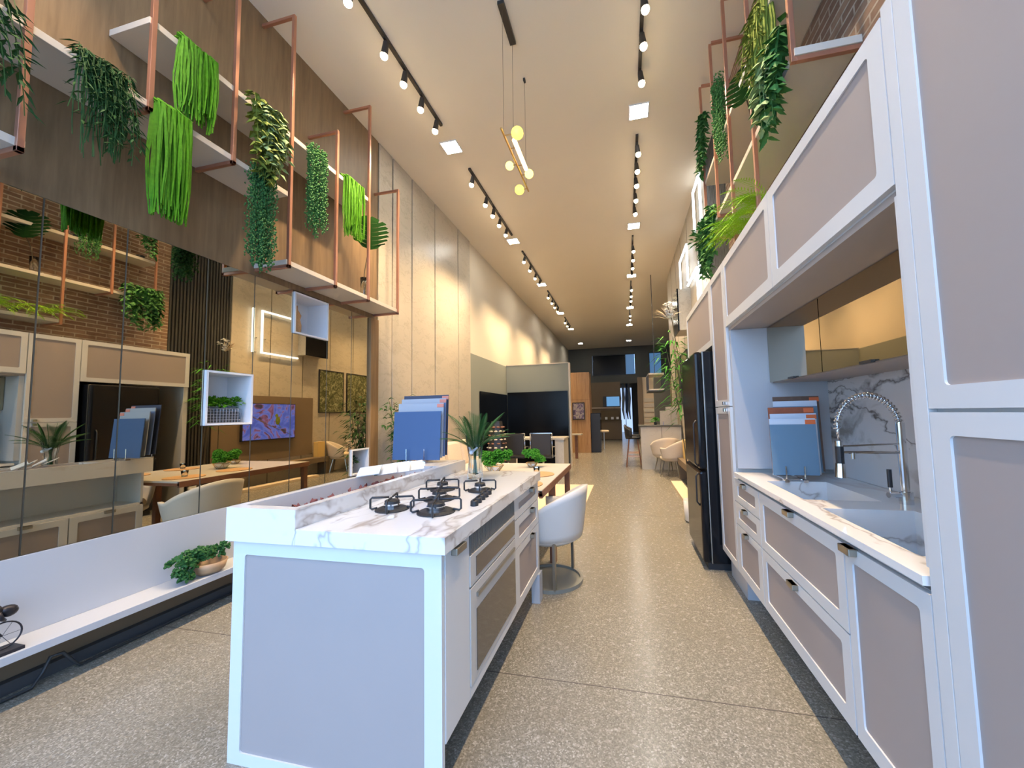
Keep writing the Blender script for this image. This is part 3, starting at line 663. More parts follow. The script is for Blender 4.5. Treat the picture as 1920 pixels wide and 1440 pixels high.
# ------------------------------------------------------------------ island
IX0, IX1, IY0, IY1 = -1.6, -.632, 1.242, 2.80
t = thing('kitchen_island', (-1.12, 2.0, 0), 'white kitchen island with taupe end panel, drawers and built-in oven', 'kitchen island')
TFr = TF(1.262)
d = MB().frame(TFr, -1.582, -.655, 0, .858, (.058, .068, .045, .055), .012, 0, .02).build('end_frame', 'white_lacquer', t)
MB().box(-1.53, -.72, 1.268, 1.281, .043, .805).build('panel', 'taupe_lacquer', d)
MB().box(-1.582, -.675, 1.283, 2.78, .555, .575).box(-1.582, -.675, 1.283, 2.78, .20, .22).box(-1.27, -.675, 1.283, 2.78, .22, .858).box(-1.582, -1.27, 2.76, 2.78, .2, .858).box(-1.56, -1.30, 1.283, 2.76, .22, .55).build('carcass', 'white_lacquer', t)
TL = lambda a, b, d: (-1.582+d-.02, a, b)
for a, b in ((1.29, 1.78), (1.785, 2.27), (2.275, 2.775)): front(t, TL, a, b, .205, .555, .05, 'door', ((a+b)/2, .545))
TS = TI(-.652)
dd = boxT(MB(), TS, 1.285, 1.497, .2, .857, 0, .02).build('slim_door', 'white_lacquer', t, bevel=.002)
m = MB(); boxT(m, TS, 1.33, 1.42, .826, .852, -.026, 0); m.build('handle', 'pewter', dd, bevel=.003)
for a, b in ((.725, .857), (.555, .722), (.2, .552)): front(t, TS, 2.15, 2.76, a, b, (.09, .06, .045 if b > .56 else .05, .045), 'drawer', (2.53, b-.025), .01, .05)
boxT(MB(), TS, 1.499, 2.148, .2, .245, 0, .02).build('filler_strip', 'white_lacquer', t)
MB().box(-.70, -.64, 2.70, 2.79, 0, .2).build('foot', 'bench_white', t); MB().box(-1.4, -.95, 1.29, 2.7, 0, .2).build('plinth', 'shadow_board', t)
# oven
o_ = thing('built_in_oven', (-.66, 1.82, .247), 'stainless built-in double oven with brown glass doors in the island side', 'oven')
g = MB(); boxT(g, TS, 1.502, 2.146, .765, .855, .004, .015)
for k in range(40):
    yy = 1.508+k*.016; boxT(g, TS, yy, yy+.007, .768, .852, -.003, .004)
g.build('vent_grille', 'grille', o_)
for z0, z1, g0, g1 in ((.637, .762, .66, .742), (.247, .630, .275, .525)):
    d = boxT(MB(), TS, 1.500, 2.148, z0, z1, -.004, .018).build('door', 'oven_face', o_, bevel=.002)
    boxT(MB(), TS, 1.56, 2.13, g0, g1, -.007, -.002).build('door_glass', 'oven_glass', d)
    if z0 < .5: boxT(MB(), TS, 1.56, 2.11, .575, .592, -.014, -.003).build('handle_bar', 'brushed_steel', d)
# worktop and ledge
t = thing('island_worktop', (-1.0, 2.0, .86), 'white marble island worktop with grey-brown veins around the gas hob', 'worktop')
MB().box(-1.262, IX1, IY0, IY1-.04, .86, .92).build('slab', 'marble_counter', t, bevel=.001)
t = thing('island_planter_ledge', (-1.43, 2.0, .86), 'raised white marble ledge with sunken trough along the island', 'ledge')
LX0, LX1 = -1.6, -1.263; TX0, TX1, TY0, TY1 = -1.56, -1.305, 1.29, 2.46
MB().box(LX0, TX0, IY0, 2.84, .86, .993).box(TX1, LX1, IY0, 2.84, .86, .993).box(TX0, TX1, IY0, TY0, .86, .993).box(TX0, TX1, TY1, 2.84, .86, .993).box(TX0, TX1, TY0, TY1, .86, .885).build('slab', 'marble_counter', t)
m = MB()
for i in range(520):
    p = (rnd(TX0+.02, TX1-.02), rnd(TY0+.12, TY1-.03), .888); p = (p[0], p[1], .888+rnd(0, .06)*(1-abs(p[0]+1.43)*3))
    m.leaf(p, (rnd(-1, 1), rnd(-1, 1), rnd(-.2, .8)), rnd(.02, .045), rnd(.015, .03), .5)
for i in range(160): m.octa((rnd(TX0+.02, TX1-.02), rnd(TY0+.12, TY1-.03), .892+rnd(0, .05)), rnd(.008, .016))
tag(m.build('dried_petals', 'petal_red'), 'dried dark red leaves and petals lying in the marble trough', 'dried petals', kind='stuff')
# paint-sample cards
for k, (x, y, a, tl, mt) in enumerate([(-1.52, 2.02, 20, 28, 'paper_white'), (-1.46, 2.09, 32, 34, 'paper_white'), (-1.42, 2.17, 26, 38, 'pale_board'), (-1.37, 2.25, 36, 32, 'paper_white')]):
    t = thing('sample_card', (x, y, 1.022), 'pale marbled sample card fanned over the trough, %s' % ('nearest the camera', 'second from the camera', 'third from the camera', 'farthest from the camera')[k], 'sample card', 'pale sample cards on the island ledge')
    MB().box(x-.065, x+.065, y-.045, y+.045, 1.022, 1.027).build('face', mt, t); t.rotation_euler = (R_(tl), R_(-6), R_(a))
    if k == 1: MB().box(x-.065, x-.045, y-.045, y+.045, 1.0275, 1.0285).build('corner_tab', 'leaf_blue', t)
boards('sample_rack', (-1.59, 2.64, .993), 'small wire rack holding sample boards on the island ledge', None, 2.6, (-1.67+.03, -1.49, 2.60, 2.80), 1.10)
G2 = 'sample boards on the island ledge'
board('cobalt-blue sample board in front of the island rack', -1.775, -1.375, 2.625, 1.015, 1.385, 'blue_board', None, -4, None, G2)
board('light grey sample board second in the island rack', -1.765, -1.375, 2.665, 1.03, 1.45, 'grey_board', 'coral_tab', -4, None, G2)
board('mid-blue sample board with pale strip third in the island rack', -1.765, -1.375, 2.705, 1.035, 1.487, 'mid_blue_board', 'coral_tab', -4, 'grey_board', G2)
board('navy sample board at the back of the island rack', -1.77, -1.375, 2.745, 1.04, 1.515, 'navy_board', 'coral_tab', -4, None, G2)

# gas burners
def burner(label, x, y, r):
    t = thing('gas_burner', (x, y, .92), label, 'gas burner', 'gas burners of the island hob')
    MB().lathe([(r*1.35, 0), (r*1.35, .005), (r*1.1, .012), (r*.75, .014), (0, .014)], (x, y, .92), 28).build('drip_plate', 'iron_black', t, smooth=False)
    MB().lathe([(r*.62, .012), (r*.66, .030), (0, .030)], (x, y, .92), 24).build('burner_ring', 'chrome', t)
    MB().lathe([(r*.60, .030), (r*.60, .042), (r*.5, .046), (0, .046)], (x, y, .92), 24).build('burner_cap', 'iron_black', t)
    for k in range(4):
        a = R_(20+90*k); c, s_ = math.cos(a), math.sin(a); R0, R1 = r*.25, r*1.75
        def q(rad, z): return (x+c*rad, y+s_*rad, .92+z)
        MB().tube([q(R0, .058), q(R1*.93, .058), q(R1, .050), q(R1, .012), q(R1*.93, .006), q(r*1.2, .012)], .0048, 6).build('pan_support', 'iron_black', t, smooth=True)
    return t
burner('gas burner nearest the raised ledge and nearest the camera', -1.065, 1.575, .055)
burner('gas burner nearest the camera on the aisle side', -.835, 1.56, .062)
burner('middle gas burner of the hob', -.945, 1.80, .058)
burner('gas burner at the back on the ledge side', -1.045, 2.03, .052)
burner('gas burner at the back on the aisle side near the vase', -.815, 2.03, .050)
for k in range(5):
    t = thing('hob_knob', (-.712-.006*k, 1.70+.062*k, .92), 'round black hob knob, %s counted from the camera' % ('first', 'second', 'third', 'fourth', 'fifth')[k], 'knob', 'control knobs of the hob')
    x, y = -.712-.006*k, 1.70+.062*k
    MB().lathe([(.019, 0), (.018, .022), (.014, .026), (0, .026)], (x, y, .92), 18).build('dial', 'iron_black', t)
    MB().box(x-.003, x+.003, y-.016, y+.016, .944, .953).build('grip', 'iron_black', t)
# vase with palm leaves
t = thing('vase_of_palm_leaves', (-1.005, 2.42, .92), 'tall flared crystal glass vase with green palm fronds on the island', 'plant vase')
m = MB(); m.lathe([(.050, 0), (.052, .03), (.042, .13), (.064, .29), (.058, .29), (.036, .13), (.040, .04), (0, .025)], (-1.005, 2.42, .921), 14); m.build('vase', 'clear_glass', t, smooth=False)
MB().tube([(-1.04, 2.41, 1.13), (-1.01, 2.375, 1.10), (-.98, 2.40, 1.13)], [.006, .012, .006], 8).ball((-1.01, 2.368, 1.10), .014).build('ribbon', 'pale_board', t)
m = MB()
for i in range(20):
    a = i*.63+rnd(-.2, .2); sp = (.2, .55, 1.0, 1.5)[i % 4]; frond(m, (-1.005+.02*math.cos(a), 2.42+.02*math.sin(a), 1.12), (math.cos(a)*sp, math.sin(a)*sp, 1.15), rnd(.22, .31), 24, .085, .75, .007)
m.build('fronds', 'leaf_blue', t)
MB().tube([(-1.005, 2.42, .95), (-1.01, 2.42, 1.15)], .008, 6).tube([(-.99, 2.41, .95), (-1.02, 2.43, 1.16)], .006, 6).tube([(-1.02, 2.43, .95), (-.99, 2.41, 1.16)], .006, 6).build('stem', 'leaf_dark', t)

# ------------------------------------------------------------------ dining table
TBX0, TBX1, TBY0, TBY1 = -1.92, -.645, 2.86, 4.42
t = thing('dining_table', (-1.28, 3.6, 0), 'dining table with pale top and reddish-brown wooden legs joined to the island end', 'table')
MB().box(TBX0, TBX1, TBY0, TBY1, .742, .76).build('tabletop', 'table_top', t)
MB().box(TBX0, TBX1+.003, TBY0, TBY0+.02, .712, .742).box(TBX1-.025, TBX1+.003, TBY0, TBY1, .700, .757).box(TBX0-.003, TBX0+.025, TBY0, TBY1, .700, .757).box(TBX0, TBX1, TBY1-.02, TBY1+.003, .700, .757).build('apron', 'table_wood', t, bevel=.002)
for x in (TBX0+.04, TBX1-.04):
    for y in (TBY0+.60, TBY1-.04): MB().box(x-.028, x+.028, y-.028, y+.028, 0, .74).build('leg', 'table_wood', t, bevel=.003)
MB().box(TBX0+.02, TBX0+.06, TBY0+.60, TBY1-.04, .30, .33).build('stretcher', 'table_wood', t)
def geo_bowl(x, y, r, h, label, n=12, col='leaf_grass'):
    t = thing('geometric_planter', (x, y, .76), label, 'planter', 'green moss planters on the dining table')
    m = MB(); b = [(x+r*.5*math.cos(k*1.0472), y+r*.5*math.sin(k*1.0472), .765) for k in range(6)]; u_ = [(x+r*math.cos(k*1.0472+.52), y+r*math.sin(k*1.0472+.52), .76+h) for k in range(6)]
    for k in range(6):
        m.tube([b[k], b[(k+1) % 6]], .003, 4); m.tube([b[k], u_[k]], .003, 4); m.tube([b[(k+1) % 6], u_[k]], .003, 4); m.tube([u_[k], u_[(k+1) % 6]], .003, 4)
    m.build('wire_frame', 'brass', t); MB().lathe([(r*.45, .006), (r*.8, h*.9), (r*.75, h*.9), (0, h*.6)], (x, y, .76), 12).build('bowl', 'ceramic', t, smooth=True)
    m = MB()
    for i in range(n): moss(m, (x+rnd(-r, r)*1.25, y+rnd(-r, r)*.6, .76+h+rnd(.01, .11)), rnd(.045, .065), 70, .009)
    m.build('foliage', col, t); return t
geo_bowl(-1.33, 3.70, .10, .07, 'geometric brass planter with two-lobed green moss, left one on the dining table', 12)
geo_bowl(-1.03, 4.10, .07, .05, 'smaller geometric planter with round green moss, right one on the dining table', 7)
def mat_(x, y, label):
    t = thing('place_mat', (x, y, .76), label, 'place mat', 'round woven place mats'); MB().lathe([(.17, 0), (.172, .006), (0, .008)], (x, y, .7605), 32).build('weave', 'wicker', t)
    return t
mat_(-.86, 3.60, 'round woven place mat at the far right seat of the dining table'); mat_(-.86, 3.08, 'round woven place mat beside the island end')
mat_(-1.66, 3.60, 'round woven place mat at the far left seat of the dining table'); mat_(-1.66, 3.08, 'round woven place mat at the near left seat, seen in the mirror')
for x, y, lb in ((-.86, 3.6, 'small glass with a napkin ring on the far right place mat'), (-1.66, 3.08, 'small glass on the near left place mat')):
    t = thing('drinking_glass', (x, y, .77), lb, 'glass'); m = MB(); vase_glass(m, (x, y, .77), .06, .025, .032, 16, .003); m.build('bowl', 'clear_glass', t, smooth=True)

# barrel chair, origin at floor centre, facing +Y
def barrel_chair(label, loc, rot, group=None, shell='leather_white', pad='fabric_beige', base='ring'):
    t = thing('barrel_chair', (0, 0, 0), label, 'chair', group)
    m = MB(); n = 28; V = []; Fc = []; rows = 7
    def prof(k, j, th):  # angle from -150..-30 around the back
        a = R_(-90-118+236*j/n); e = math.cos(a+math.pi/2)      # 1 at the back
        top = .60+.17*max(0, e)**.8; z = .37+(top-.37)*k/rows; rad = .235+.055*(k/rows)**.8+th
        return (rad*math.cos(a), rad*math.sin(a)*.98, z)
    for th in (0, .035):
        for k in range(rows+1):
            for j in range(n+1): V.append(prof(k, j, th))
    N = (rows+1)*(n+1); ix = lambda s_, k, j: s_*N+k*(n+1)+j
    for k in range(rows):
        for j in range(n): Fc += [(ix(1, k, j), ix(1, k, j+1), ix(1, k+1, j+1), ix(1, k+1, j)), (ix(0, k, j+1), ix(0, k, j), ix(0, k+1, j), ix(0, k+1, j+1))]
    for j in range(n): Fc += [(ix(0, rows, j), ix(1, rows, j), ix(1, rows, j+1), ix(0, rows, j+1)), (ix(0, 0, j+1), ix(1, 0, j+1), ix(1, 0, j), ix(0, 0, j))]
    for k in range(rows): Fc += [(ix(0, k, 0), ix(1, k, 0), ix(1, k+1, 0), ix(0, k+1, 0)), (ix(0, k+1, n), ix(1, k+1, n), ix(1, k, n), ix(0, k, n))]
    m.add(V, Fc); m.lathe([(.0, .33), (.20, .325), (.262, .365), (.262, .40), (0, .40)], (0, 0, 0), 28)
    m.build('shell', shell, t, smooth=True)
    MB().lathe([(.225, .405), (.235, .43), (.22, .465), (.15, .475), (0, .475)], (0, .01, 0), 28).build('seat', pad, t, smooth=True)
    if base == 'ring':
        r = .25; pts = [(r*math.cos(2*math.pi*k/40), r*math.sin(2*math.pi*k/40)) for k in range(40)]
        m = MB(); m.lathe([(r+.012, .001), (r+.012, .028), (r-.012, .028), (r-.012, .008), (0, .008)], (0, 0, 0), 40); m.build('base_plate', 'steel_plate', t)
        for s_ in (-1, 1): a = R_(-90+s_*62); c, q = math.cos(a)*.25, math.sin(a)*.25; MB().box(c-.014, c+.014, q-.010, q+.010, .02, .40).build('leg', 'brushed_steel', t)
    else:
        for sx_ in (-1, 1):
            for sy_ in (-1, 1): MB().tube([(sx_*.13, sy_*.13, .35), (sx_*.20, sy_*.20, 0)], [.016, .010], 8).build('leg', 'brushed_steel', t)
    t.location = loc; t.rotation_euler = (0, 0, R_(rot)); return t
GC = 'barrel chairs around the dining table'
barrel_chair('white barrel chair with steel ring base on the aisle side of the dining table', (-.64, 3.105, 0), 80, GC)
c1 = barrel_chair('white barrel chair at the near left side of the dining table, seen in the mirror', (-2.06, 2.98, 0), -90, GC)

# ------------------------------------------------------------------ sofa and living corner
tag(MB().box(-2.3, -.62, 4.62, 7.15, 0, .012).build('area_rug', 'rug_beige', bevel=.003), 'pale beige rug on the floor beyond the dining table', 'rug')
t = thing('cream_sofa', (-2.7, 5.6, 0), 'cream upholstered sofa against the stone-look wall on the left', 'sofa')
MB().box(-3.06, -2.25, 4.98, 6.45, .10, .40).build('base', 'fabric_cream', t, bevel=.03)
MB().box(-3.06, -2.86, 4.98, 6.45, .40, .82).build('backrest', 'fabric_cream', t, bevel=.05)
for a, b in ((5.0, 5.71), (5.73, 6.43)): MB().box(-2.86, -2.26, a, b, .40, .50).build('seat_cushion', 'fabric_cream', t, bevel=.03)
for y in (4.85, 6.45): MB().box(-3.04, -2.27, y, y+.13, .10, .60).build('armrest', 'fabric_cream', t, bevel=.03)
for x in (-3.0, -2.35):
    for y in (5.0, 6.4): MB().box(x-.02, x+.02, y-.02, y+.02, 0, .10).build('leg', 'charcoal', t)
for k, (y, a) in enumerate(((5.25, 8), (5.75, -6), (6.2, 12))):
    t = thing('sofa_cushion', (-2.74, y, .50), 'square cream throw cushion on the sofa, %s from the camera' % ('first', 'second', 'third')[k], 'cushion', 'cushions on the cream sofa')
    MB().box(-2.80, -2.68, y-.22, y+.22, .505, .93).build('cover', 'fabric_beige', t, bevel=.05); t.rotation_euler = (0, R_(-12), R_(a))
# bamboo plant by the left wall
def bamboo(name, label, x, y, h, n, r, pot=True, lean=(0, 0), mat='leaf_olive', ll=.13, ymul=1., zlo=.25):
    t = thing(name, (x, y, 0), label, 'plant'); m = MB(); st = MB()
    for i in range(n):
        a = 6.28*i/n; e = rnd(.3, 1)*r; tx, ty = x+math.cos(a)*e+lean[0], y+math.sin(a)*e*ymul+lean[1]; hh = h*rnd(.75, 1.0)
        pts = [(x+math.cos(a)*.04, y+math.sin(a)*.04, .12), (x+(tx-x)*.5, y+(ty-y)*.5, hh*.6), (tx, ty, hh)]
        st.tube(pts, [.009, .006, .003], 5)
        for k in range(34):
            f_ = rnd(zlo, 1.); p = Vector(pts[0]).lerp(Vector(pts[1]), f_*2) if f_ < .5 else Vector(pts[1]).lerp(Vector(pts[2]), f_*2-1)
            b = rnd(0, 6.28); d = (math.cos(b), math.sin(b)*ymul, rnd(-.2, .5)); q = p+Vector(d)*rnd(.02, .16); q.x = max(q.x, -3.04 if x < 0 else .40)
            if q.x < -2.94: d = (abs(d[0]), d[1], d[2])
            m.leaf(q, d, ll*rnd(.7, 1.2), (.034 if y < 4.8 else .022), .2, .4)
    m.build('foliage', mat, t); st.build('stem', 'stem_brown', t)
    MB().lathe([(.10, 0), (.14, .02), (.15, .26), (.14, .26), (.12, .22), (0, .22)], (x, y, 0), 24).build('pot', 'ceramic', t, smooth=True)
    return t
bamboo('bamboo_plant', 'bushy bamboo plant in front of the stone-look panels by the wooden column', -2.78, 4.46, 1.66, 20, .27, mat='leaf_dark')
t = bamboo('bamboo_plant', 'tall bamboo with bright leaves standing beside the far side of the fridge', .80, 4.98, 2.40, 6, .12, lean=(-.16, 0), mat='leaf_grass', ll=.22, zlo=.55)
t = thing('orchid_stem', (.62, 5.2, 0), 'tall stem with white blossoms rising beside the fridge', 'plant')
m = MB(); MB().tube([(.82, 5.26, 0), (.76, 5.22, 1.6), (.64, 5.18, 2.55), (.58, 5.16, 2.78)], .006, 6).build('stem', 'stem_brown', t)
for i in range(34):
    a = rnd(0, 6.28); m.leaf((.60+rnd(-.03, .06), 5.16+rnd(-.05, .05), 2.62+rnd(-.05, .15)), (math.cos(a), math.sin(a), rnd(-.3, .8)), .06, .045)
m.build('blossom', 'petal_white', t)
m = MB()
for i in range(14): a = -2.6+i*.11; m.leaf((.60, 5.16, 2.55), (math.cos(a)*1.2, .2, .9+rnd(-.6, .5)), .26, .02)
m.build('dry_frond', 'fabric_cream', t)

# ------------------------------------------------------------------ partition with black backdrop
t = thing('partition_wall', (-2.2, 9.75, 0), 'grey-green partition with pale edge behind the black backdrop', 'partition')
MB().box(XW-.005, -1.41, 9.70, 9.80, 0, 2.655).build('panel', 'greygreen_paint', t)
MB().box(-1.41, -1.375, 9.68, 9.82, 0, 2.665).build('edge_trim', 'fabric_beige', t)
MB().box(XW-.005, -1.41, 9.69, 9.81, 2.655, 2.675).build('top_trim', 'cream_paint', t)
t = thing('black_backdrop', (-2.3, 9.6, 0), 'large glossy black backdrop panel folded into the partition corner', 'backdrop')
MB().box(-3.06, -1.44, 9.64, 9.68, .02, 1.93).build('rear_panel', 'gloss_black', t)
MB().box(XW+.0, XW+.03, 7.75, 9.64, .02, 1.87).build('side_panel', 'gloss_black', t)
# desk and chairs
t = thing('office_desk', (-2.1, 8.3, 0), 'long pale desk in front of the black backdrop', 'desk')
MB().box(-2.75, -1.28, 7.95, 8.65, .79, .825).build('desktop', 'stone_bar', t)
for x in (-2.72, -1.49): MB().box(x, x+.19, 7.97, 8.63, 0, .79).build('leg_panel', 'stone_bar', t)
def desk_chair(x, label):
    t = thing('office_chair', (x, 7.75, 0), label, 'chair', 'black office chairs at the pale desk')
    MB().box(x-.21, x+.21, 7.62, 7.66, .50, .93).build('backrest', 'iron_black', t, bevel=.01)
    MB().box(x-.22, x+.22, 7.64, 8.02, .43, .47).build('seat', 'iron_black', t, bevel=.01)
    for s_ in (-1, 1): MB().tube([(x+s_*.23, 7.64, .95), (x+s_*.23, 7.66, .45), (x+s_*.23, 8.0, .45), (x+s_*.23, 8.0, .65), (x+s_*.23, 7.68, .66)], .011, 6).build('side_frame', 'chrome', t, smooth=True)
    MB().box(x-.23, x+.23, 7.63, 7.65, .94, .955).build('top_rail', 'chrome', t)
    MB().cyl((x, 7.82, .09), (x, 7.82, .43), .025, 12).build('column', 'chrome', t)
    for k in range(5):
        a = k*1.2566; l = MB().tube([(x, 7.82, .10), (x+.26*math.cos(a), 7.82+.26*math.sin(a), .06)], .014, 6).build('foot', 'chrome', t)
        MB().ball((x+.26*math.cos(a), 7.82+.26*math.sin(a), .03), .03, 8, 6).build('castor', 'iron_black', l)
desk_chair(-2.30, 'black office chair with chrome frame, left one at the pale desk'); desk_chair(-1.72, 'black office chair with chrome frame, right one at the pale desk')
t = thing('bottle_tower', (-2.45, 7.0, 0), 'dark tapered display tower with rows of pale round discs near the backdrop', 'display stand')
m = MB(); m.lathe([(.26, 0), (.20, .60), (.11, 1.22), (0, 1.22)], (-2.45, 7.0, 0), 8); m.build('body', 'iron_black', t)
for k in range(12):
    z = .25+k*.078; r = .245-.115*z; m = MB()
    for a in range(9): m.ball((-2.45+r*1.03*math.cos(a*.698+k*.35), 7.0+r*1.03*math.sin(a*.698+k*.35), z), .036, 8, 6, (1, 1, .42))
    m.build('disc_row', ('fabric_beige', 'table_wood')[k % 2], t)
# wood tall unit etc
t = thing('tall_wooden_cabinet', (-1.5, 13.2, 0), 'tall orange-brown wooden cabinet beyond the partition', 'cabinet')
MB().box(-2.1, -1.175, 12.9, 13.6, 0, 2.74).build('body', 'tall_wood', t)
MB().box(-1.60, -1.595, 12.895, 12.901, 0, 2.74).box(-2.1, -1.175, 12.895, 12.901, 1.80, 1.806).build('seam', 'stem_brown', t)
t = thing('framed_picture', (-1.55, 12.86, 1.12), 'framed abstract picture hanging on the tall wooden cabinet', 'picture')
MB().frame(TF(12.86), -1.77, -1.35, 1.12, 1.71, .03, .002, 0, .03, 1).build('frame', 'iron_black', t); MB().box(-1.745, -1.375, 12.87, 12.89, 1.145, 1.685).build('print', 'abstract_print', t)
t = thing('low_cabinet', (-1.0, 13.2, 0), 'black chest-high cabinet beside the tall wooden cabinet', 'cabinet')
MB().box(-1.165, -.85, 13.0, 13.7, 0, 1.33).build('body', 'gloss_black', t); MB().box(-1.16, -.855, 12.985, 13.0, .02, 1.31).build('door', 'iron_black', t)
t = thing('side_table', (-1.35, 11.3, 0), 'small wooden side table with round top behind the partition edge', 'table')
MB().box(-1.62, -1.28, 11.1, 11.5, .70, .73).build('tabletop', 'stone_bar', t); MB().box(-1.5, -1.42, 11.25, 11.33, 0, .70).build('leg', 'table_wood', t)
# far room
t = thing('far_cabinet', (-.9, 19.0, 0), 'brown low cabinet under the far television', 'cabinet')
MB().box(-1.7, -.2, 19.0, 19.6, .02, .92).build('body', 'brown_panel', t); MB().box(-1.7, -.2, 18.9, 19.6, .92, .96).build('top', 'stem_brown', t)
t = thing('far_wall_panel', (-1.0, 19.65, 0), 'brown panelled wall section behind the far television', 'panel')
MB().box(-1.75, -.22, 19.62, 19.72, 0, 2.9).build('panel', 'brown_panel', t); MB().box(-1.75, -.22, 19.55, 19.62, 1.55, 1.62).build('shelf', 'fabric_beige', t)
t = thing('television', (-.75, 19.4, 1.55), 'small bright blue screen in the far room', 'television')
MB().box(-1.1, -.26, 19.48, 19.52, 1.64, 2.16).build('body', 'iron_black', t); MB().box(-.92, -.28, 19.47, 19.48, 1.66, 2.14).build('screen', 'screen_blue', t)
t = thing('shelf_unit', (-.9, 18.6, 0), 'low open display unit with small white ornaments in the far room', 'shelf')
MB().box(-1.2, -.3, 19.05, 19.35, .961, 1.45).build('body', 'stem_brown', t)
for x in (-1.0, -.7, -.45): MB().box(x, x+.12, 19.01, 19.05, 1.0, 1.12).build('ornament', 'ceramic', t)
t = thing('stool', (-.75, 12.2, 0), 'small stool with round cream seat behind the black cabinet', 'stool')
MB().lathe([(0, .62), (.17, .62), (.19, .66), (.16, .70), (0, .70)], (-.80, 14.2, 0), 20).build('seat', 'fabric_cream', t); MB().cyl((-.80, 14.2, 0), (-.80, 14.2, .62), .02, 8).build('leg', 'brushed_steel', t)
t = tag(bpy.data.objects.new('door_1', None), kind='structure'); COL.objects.link(t); t.location = (.05, 26.5, 0)
MB().box(-.40, .45, 26.50, 26.55, 0, 3.0).build('glass', 'door_light', t); MB().box(-.45, -.40, 26.45, 26.6, 0, 3.05).box(.45, .50, 26.45, 26.6, 0, 3.05).box(.0, .04, 26.46, 26.5, 0, 3.0).build('door_frame', 'iron_black', t)
t = thing('hanging_curtain', (.1, 24, 0), 'blue and white draped cloth at the far doorway', 'curtain')
for x, mt in ((-.35, 'mid_blue_board'), (-.12, 'pale_board'), (.10, 'mid_blue_board'), (.24, 'pale_board')):
    MB().tube([(x, 24, 3.29), (x+.03, 24, 2.2), (x-.02, 24, 1.5), (x+.05, 24, .9)], [.05, .10, .08, .03], 8).build('drape', mt, t, smooth=True)
t = thing('display_cabinet', (.7, 17, 0), 'lit pale display shelving on the right of the far aisle', 'shelf')
MB().box(.75, 1.3, 17.0, 17.6, 0, 2.85).build('body', 'fabric_cream', t)
for k in range(7): MB().box(.80, 1.27, 16.97, 17.0, .45+k*.22, .60+k*.22).build('bay', 'fabric_beige' if k % 2 else 'cream_paint', t)
MB().box(.55, .75, 16.9, 17.5, 0, 2.85).build('side_panel', 'brown_panel', t)
t = thing('grey_partition', (1.4, 13.5, 0), 'dark grey wall block behind the stone bar', 'partition')
MB().box(.98, 3.1, 13.5, 13.7, 0, 2.58).build('panel', 'dark_grey_paint', t)
t = thing('brown_screen', (1.35, 11.2, 0), 'brown panel standing on the right beyond the bar', 'panel')
MB().box(1.27, 1.9, 11.2, 11.3, 0, 2.25).build('panel', 'brown_panel', t)
# hanging shelf
t = thing('hanging_shelf', (.8, 10.2, 1.88), 'white two-tier shelf hung in a black metal frame above the bar', 'shelf')
for z in (1.885, 2.29): MB().box(.60, 1.0, 10.0, 10.9, z, z+.035).build('board', 'shelf_white', t)
m = MB()
for x in (.60, .99):
    for y in (10.0, 10.3, 10.6, 10.88): m.box(x-.008, x+.008, y-.008, y+.008, 1.86, 2.33)
m.box(.59, 1.0, 10.0, 10.9, 1.855, 1.885); m.box(.785, .80, 10.4, 10.42, 2.32, ZC); m.build('metal_frame', 'iron_black', t)
# bar
t = thing('stone_bar', (.8, 9.4, 0), 'pale stone bar counter block on the right of the aisle', 'bar counter')
MB().box(.335, 1.24, 9.25, 9.85, 0, .985).build('body', 'stone_bar', t); MB().box(.30, 1.25, 9.22, 9.9, .985, 1.02).build('worktop', 'dark_grey_paint', t)
MB().box(.80, .808, 9.246, 9.252, 0, .985).build('seam', 'mirror_edge', t)
for k, (x, y, z1, w_, l) in enumerate(((.79, 9.35, 1.36, .24, 'front'), (.95, 9.6, 1.45, .26, 'rear'))):
    t = thing('marble_sample', (x+.1, y, 1.02), 'upright veined marble sample slab on the stone bar, %s one' % l, 'sample slab', 'marble slabs on the bar')
    MB().box(x, x+w_, y, y+.03, 1.021, z1).build('slab', 'marble_wall', t, bevel=.003); MB().box(x+.06, x+.07, y-.02, y+.05, 1.021, 1.10).build('easel', 'chrome', t)
t = thing('potted_plant', (.70, 9.6, 1.02), 'small green plant on the bar left of the marble slabs', 'plant')
m = MB(); bush(m, (.70, 9.6, 1.12), .08, 80, .07, .03); m.build('foliage', 'leaf_grass', t); MB().lathe([(.03, 0), (.04, .07), (0, .07)], (.70, 9.6, 1.021), 10).build('pot', 'charcoal', t)
def bar_stool(x, y, label):
    t = thing('bar_stool', (x, y, 0), label, 'stool', 'bar stools at the stone bar')
    m = MB(); n = 12; V = []
    for k in range(5):
        for j in range(n+1):
            a = R_(100+160*j/n); z = .72+.30*k/4; V.append((x+(.19+.03*k/4)*math.cos(a), y+(.19+.03*k/4)*math.sin(a), z-.12*abs(j-n/2)/(n/2)*(k/4)))
    m.add(V, [(k*(n+1)+j, k*(n+1)+j+1, (k+1)*(n+1)+j+1, (k+1)*(n+1)+j) for k in range(4) for j in range(n)])
    o = m.build('backrest', 'iron_black', t, smooth=True); md = o.modifiers.new('thick', 'SOLIDIFY'); md.thickness = .02
    MB().lathe([(0, .68), (.18, .68), (.19, .72), (0, .74)], (x, y, 0), 16).build('seat', 'iron_black', t)
    for sx_ in (-1, 1):
        for sy_ in (-1, 1): MB().tube([(x+sx_*.10, y+sy_*.10, .68), (x+sx_*.18, y+sy_*.18, 0)], .012, 6).build('leg', 'table_wood', t)
    MB().tube([(x-.15, y-.15, .25), (x+.15, y-.15, .25), (x+.15, y+.15, .25), (x-.15, y+.15, .25)], .008, 5, True).build('footrest', 'copper', t)
